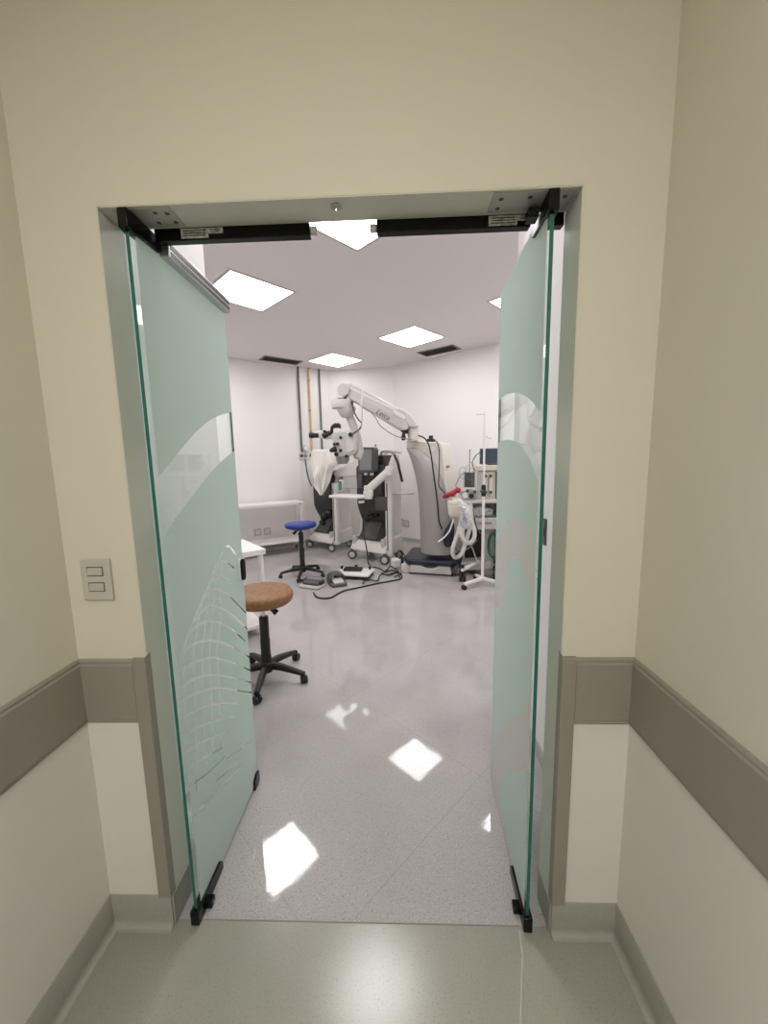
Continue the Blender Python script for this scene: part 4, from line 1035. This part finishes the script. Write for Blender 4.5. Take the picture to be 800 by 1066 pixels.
ap('dark_interior', [(484, 552), (503, 551.5), (503, 588), (484, 588)], .24, .38, M['black'])  # black slab standing for the dark inside of the machine
ap('base_shelf', [(480, 586), (537, 582), (537, 592), (481, 594)], .0, .45, M['greyplastic'], .012)
ap('side_rail', [(515.5, 524), (518.8, 524), (518.8, 600), (515.5, 600)], -.03, .02, M['black'], .004)
for (u, v) in ((517, 585), (516.5, 593)):
    ap('clamp', [(u-3, v-3), (u+2, v-3), (u+2, v+2), (u-3, v+2)], -.07, -.02, M['black'], .004)
# left front foot and casters
fb = FA.P(484, 596, -.25)
b = MB(); b.tube([FA.P3(481.5, 593.5, -.28), FA.P3(490, 589, -.1), FA.P3(499, 584.5, .05)], [.022, .024, .026], 8); b.done('front_foot', M['whiteplastic'], an_, FA)
cx_, _ = FA.P(482, 604, -.26); cx2, _ = FA.P(516.5, 604, -.1)
for (a, d) in ((cx_, -.26), (cx2, -.10), (cx_+.1, .38), (cx2+.35, .38), (cx2+.35, -.05)):
    b = MB(); r_ = .06
    for sd in (-1, 1): b.lathe([(0, -.016), (r_*.9, -.016), (r_, -.01), (r_, .01), (r_*.9, .016), (0, .016)], (a+sd*.022, d, r_), axis='X', seg=20)
    b.cyl((a, d, .05), (a, d, .2), .018, 10); b.done('caster', M['black'], an_, FA)
# bellows assembly
a, z = FA.P(489, 507, -.02); _, zt_ = FA.P(489, 492.5, -.02)
prof = [(0, z)]
for k in range(9):
    zz = z+(zt_-z)*k/8; prof += [(.068, zz), (.058, zz+(zt_-z)/16)]
prof += [(0, prof[-1][1])]
b = MB(); b.lathe(prof, (a, -.02, 0), seg=24); b.done('bellows', M['charcoal'], an_, FA, ang=20)
b = MB(); b.lathe([(.074, z-.01), (.078, z-.01), (.078, zt_+.01), (.06, zt_+.03), (0, zt_+.035), (0, zt_+.03), (.058, zt_+.025), (.074, zt_+.01)], (a, -.02, 0), seg=24); b.done('bellows_dome', M['glass'], an_, FA)
_, zr_ = FA.P(489, 470, -.02)
b = MB(); b.cyl((a, -.02, zt_+.02), (a, -.02, zr_), .006, 8); b.lathe([(0, zr_), (.011, zr_), (.011, zr_+.02), (0, zr_+.02)], (a, -.02, 0), seg=10); b.done('guide_rod', M['midgrey'], an_, FA)
mb_ = ap('manifold', [(479.5, 511), (496, 509), (496.5, 520), (484, 521.5), (480, 516)], -.08, .06, M['steel'], .01)
for (u, v, r, m_) in ((484.5, 516, .034, M['white']), (491, 516.5, .03, M['black']), (494.5, 512, .022, M['charcoal']), (487, 511, .02, M['charcoal']), (480, 513.5, .02, M['steel'])):
    a, z = FA.P(u, v, -.1)
    b = MB(); b.lathe([(0, -.12), (r*.9, -.12), (r, -.11), (r, -.08), (0, -.08)], (a, 0, z), axis='Y', seg=18); b.done('gauge' if m_ is M['white'] else 'valve_knob', m_, mb_, FA)
# thin pressure lines
for L, m_ in (([(484, 500), (479.5, 496), (478.5, 490), (482, 486), (487, 488), (492, 487), (494.5, 483)], M['greyplastic']),
          ([(487, 492), (484, 487), (490, 482), (494, 478), (498, 472), (500, 475)], M['greyplastic']),
          ([(480, 513), (475, 506), (477, 500), (480, 495), (486, 491)], M['midgrey']),
          ([(494, 490), (492, 482), (495, 475), (500, 470.5)], M['charcoal'])):
    b = MB(); b.tube(crom([FA.P3(u, v, -.05) for u, v in L], 8), .006, 8); b.done('pressure_line', m_, an_, FA)
# patient monitor on top
a0, z0 = FA.P(499.5, 484.5, .08); a1, z1 = FA.P(534, 466, .08)
o = FA.m @ Vector(((a0+a1)/2, .1, 0)); F = Frame(o.x, o.y, -14); hw = (a1-a0)/2
t = thing('patient_monitor', 'dark blue-grey monitor standing on the anaesthesia machine', 'monitor', F, z0)
b = MB(); b.prism([(-hw, z0+.012), (hw, z0+.012), (hw, z1), (-hw, z1)], -.03, .04); b.done('monitor_case', M['charcoal'], t, F, bevel=.008)
b = MB(); b.prism([(-hw+.012, z0+.028), (hw-.012, z0+.028), (hw-.012, z1-.012), (-hw+.012, z1-.012)], -.033, -.028); b.done('screen', M['screenblue'], t, F)
b = MB(); b.bx(-.1, .1, -.02, .08, z0+.003, z0+.02); b.done('monitor_stand', M['charcoal'], t, F)
# breathing circuit
def tube_thing(name, L, d, r, m_, label, cat, corr=0, F=FA):
    P = crom([F.P3(u, v, d if not isinstance(d, (list, tuple)) else d[i]) for i, (u, v) in enumerate(L)], 26 if corr else 8)
    rr = [r*(1+(.14 if (i % 2) else -.08)) for i in range(len(P))] if corr else r
    b = MB(); b.tube(P, rr, 12); return tag(b.done(name, m_, None, F), label, cat)
D1 = -.2
tube_thing('breathing_hose', [(483, 526), (482, 534), (477, 555), (472.5, 568), (471.5, 576), (475, 580.5), (481, 576), (485, 565), (489, 550), (491, 538), (489, 529), (487, 525)], [-.16, -.2, -.24, -.26, -.27, -.27, -.26, -.25, -.24, -.22, -.18, -.16], .024, M['corrug'], 'white corrugated breathing hose, the largest loop hanging lowest', 'hose', 1)
tube_thing('breathing_hose', [(486.5, 527), (490, 540), (494, 552), (493.5, 561), (488, 565.5), (483, 562), (480.5, 555), (482, 545)], [-.26, -.33, -.36, -.37, -.37, -.37, -.36, -.33], .023, M['corrug'], 'white corrugated breathing hose, shorter loop at right of the large loop', 'hose', 1)
# reservoir bag (dark) and canister with red clamp
a, z = FA.P(473.0, 529.5, -.3)
o = FA.m @ Vector((a, -.3, 0)); F = Frame(o.x, o.y, -14); zt2 = FA.P(473, 521, -.3)[1]; zb2 = FA.P(473, 537.5, -.3)[1]
t = thing('absorber_canister', 'ivory plastic canister hanging under the red bar', 'canister', F, zb2)
b = MB(); b.lathe([(0, zb2), (.05, zb2), (.072, zb2+.03), (.078, zt2-.03), (.07, zt2-.005), (.03, zt2), (.03, zt2+.04), (0, zt2+.04)], seg=28); b.done('canister_body', M['canister'], t, F)
b = MB(); b.lathe([(.079, zt2-.045), (.082, zt2-.045), (.082, zt2-.03), (.079, zt2-.03)], seg=28); b.done('band', M['beige'], t, F)
b = MB(); b.cyl((0, 0, zt2+.03), (0, 0, zt2+.10), .018, 12); b.done('hanger_neck', M['midgrey'], t, F)
b = MB(); P_ = [FA.P3(461.5, 517.5, -.30), FA.P3(466, 515.5, -.31), FA.P3(471, 514, -.31), FA.P3(476, 510.5, -.3), FA.P3(479, 511, -.28)]
b.tube(crom(P_, 6), [.016, .02, .024, .026, .028, .028, .03, .032, .03, .028, .028, .03, .034, .034, .032, .03, .028, .03, .032, .034, .034, .032, .03, .028, .02][:25], 12)
bmesh.ops.scale(b.bm, vec=(1, .8, 1), verts=b.bm.verts, space=Matrix.Translation((0, .3, 0)))
tag(b.done('support_bar', M['red'], None, FA), 'red padded tube support bar above the ivory canister', 'tube holder')
bp_ = [FA.P3(471, 541.5, -.17), FA.P3(470, 547, -.17), FA.P3(467.5, 556, -.16), FA.P3(466.5, 565, -.14), FA.P3(466, 569, -.12)]
b = MB(); b.tube(crom(bp_, 6), [.018]*3+[.025, .03, .035, .04, .045, .05, .055, .06, .062, .065, .066, .066, .066, .064, .06, .055, .05, .045, .04, .03, .02, .012], 16)
tag(b.done('reservoir_bag', M['bluebag'], None, FA), 'dark blue rubber bag hanging beside the microscope column', 'rubber bag')
# crumpled clear-blue bag and clutter on the machine
def crumple(name, F, L, d, th, m_, label, cat, seed):
    random.seed(seed); pts = F.PL(L, d); cx = sum(p[0] for p in pts)/len(pts); cz = sum(p[1] for p in pts)/len(pts)
    cl_ = crom([(a, 0, z) for a, z in pts], 4, True); b = MB(); rings = []
    for s_, dd in ((.05, -.9), (.5, -1), (.85, -.55), (1, 0), (.85, .55), (.5, 1), (.05, .9)):
        rings.append([(cx+(p.x-cx)*s_+random.uniform(-.012, .012), d+dd*th+random.uniform(-.015, .015), cz+(p.z-cz)*s_+random.uniform(-.012, .012)) for p in cl_])
    b.loft(rings); return tag(b.done(name, m_, None, F, ang=25), label, cat)
crumple('plastic_bag', FA, [(475.5, 519), (481, 520), (486, 525), (489, 535), (488.5, 547), (483, 552), (479.5, 546), (481, 536), (478.5, 527)], -.46, .04, M['bag'], 'crumpled blue and white plastic bag among the breathing hoses', 'plastic bag', 3)
crumple('plastic_bag', FA, [(493, 530), (500, 527), (508, 528), (514, 531), (512, 536), (503, 537.5), (494, 536.5)], .0, .05, M['bag'], 'crumpled clear plastic bag lying on the machine drawer unit', 'plastic bag', 5)
tube_thing('suction_tube', [(487, 527), (492, 531), (494.5, 541), (497, 550), (502, 556), (505, 553)], -.125, .008, M['charcoal'], 'thin dark tube curling past the machine drawer', 'tube')
tube_thing('suction_tube', [(456.5, 564), (462, 560), (468, 553), (471, 545), (472.5, 540)], -.36, .009, M['corrug'], 'thin white tube trailing left from under the ivory canister', 'tube')
tube_thing('suction_tube', [(490, 566), (493, 573), (496, 582), (500, 588)], -.05, .008, M['greyplastic'], 'thin grey tube dropping to the base of the machine', 'tube')
tube_thing('suction_tube', [(497, 562), (489, 570), (481, 573), (474, 569), (470, 572)], -.08, .008, M['midgrey'], 'thin grey tube sagging behind the large hose loop', 'tube')
P_ = []
for k in range(3):
    for q in range(10):
        an2 = 2*PI*q/10; a, z = FA.P(513.5, 568, -.06)
        P_.append((a+(.06+.008*k)*math.cos(an2)*.75, -.08+.012*k+.0012*q, z+.15*math.sin(an2)))
b = MB(); b.tube(crom(P_, 4), .012, 8); tag(b.done('green_hose', M['green'], None, FA), 'green hose coiled on the side of the anaesthesia machine', 'hose')

# ------------------------------------------------------------------ IV stand
x, y, _ = atz(502.3, 609.5); FI = Frame(x, y, 0)
t = thing('infusion_stand', 'tall thin white infusion stand on low wheeled feet', 'infusion stand', FI)
zt3 = FI.P(501.5, 428.5)[1]; zk = FI.P(502, 511)[1]
b = MB(); b.cyl((0, 0, .07), (0, 0, zk), .0165, 14); b.done('lower_pole', M['white'], t, FI)
b = MB(); b.cyl((0, 0, zk), (0, 0, zt3), .012, 14); b.done('upper_pole', M['white'], t, FI)
b = MB(); b.lathe([(0, zk-.06), (.022, zk-.06), (.026, zk-.04), (.026, zk+.05), (.018, zk+.07), (0, zk+.07)], seg=18); cl3 = b.done('clamp', M['black'], t, FI)
b = MB(); b.cyl((0, -.02, zk), (-.045, -.03, zk), .012, 12); b.done('clamp_knob', M['green'], cl3, FI)
for (du, v0) in ((-1, 431.5), (1, 455.5)):
    z = FI.P(502, v0)[1]
    b = MB(); b.tube(crom([(0, 0, z), (du*.04, 0, z+.004), (du*.075, 0, z-.006), (du*.085, 0, z+.012)] if du < 0 else [(0, 0, z), (.025, 0, z+.01), (.05, 0, z-.01), (.07, 0, z-.015), (.075, 0, z)], 5), .004, 8); b.done('hook', M['greyplastic'], t, FI)
lp = [atz(483.3, 614), atz(518.5, 611.5)]
ends = [(lp[0][0]-x, lp[0][1]-y), (lp[1][0]-x, lp[1][1]-y), (-.03, .2)]
for e in ends:
    L_ = math.hypot(*e); c, s_ = e[0]/L_, e[1]/L_
    b = MB(); b.loft([[(r*c-s_*hw*u_, r*s_+c*hw*u_, zz+hh*v_) for u_, v_ in ((-1, -1), (1, -1), (1, 1), (-1, 1))] for r, zz, hw, hh in ((-.01, .085, .02, .018), (L_, .065, .016, .013))], sm=False)
    lg = b.done('leg', M['white'], t, FI, bevel=.004)
    caster(lg, FI, e[0], e[1], .4, r=.027, w=.02)

# ------------------------------------------------------------------ world and view
w = bpy.data.worlds.new('world'); SC.world = w; w.use_nodes = True
w.node_tree.nodes['Background'].inputs[0].default_value = (.9, .9, 1, 1); w.node_tree.nodes['Background'].inputs[1].default_value = .0
SC.view_settings.view_transform = 'Standard'; SC.view_settings.look = 'None'; SC.view_settings.gamma = 1
SC.view_settings.use_curve_mapping = False; SC.view_settings.exposure = 0.0
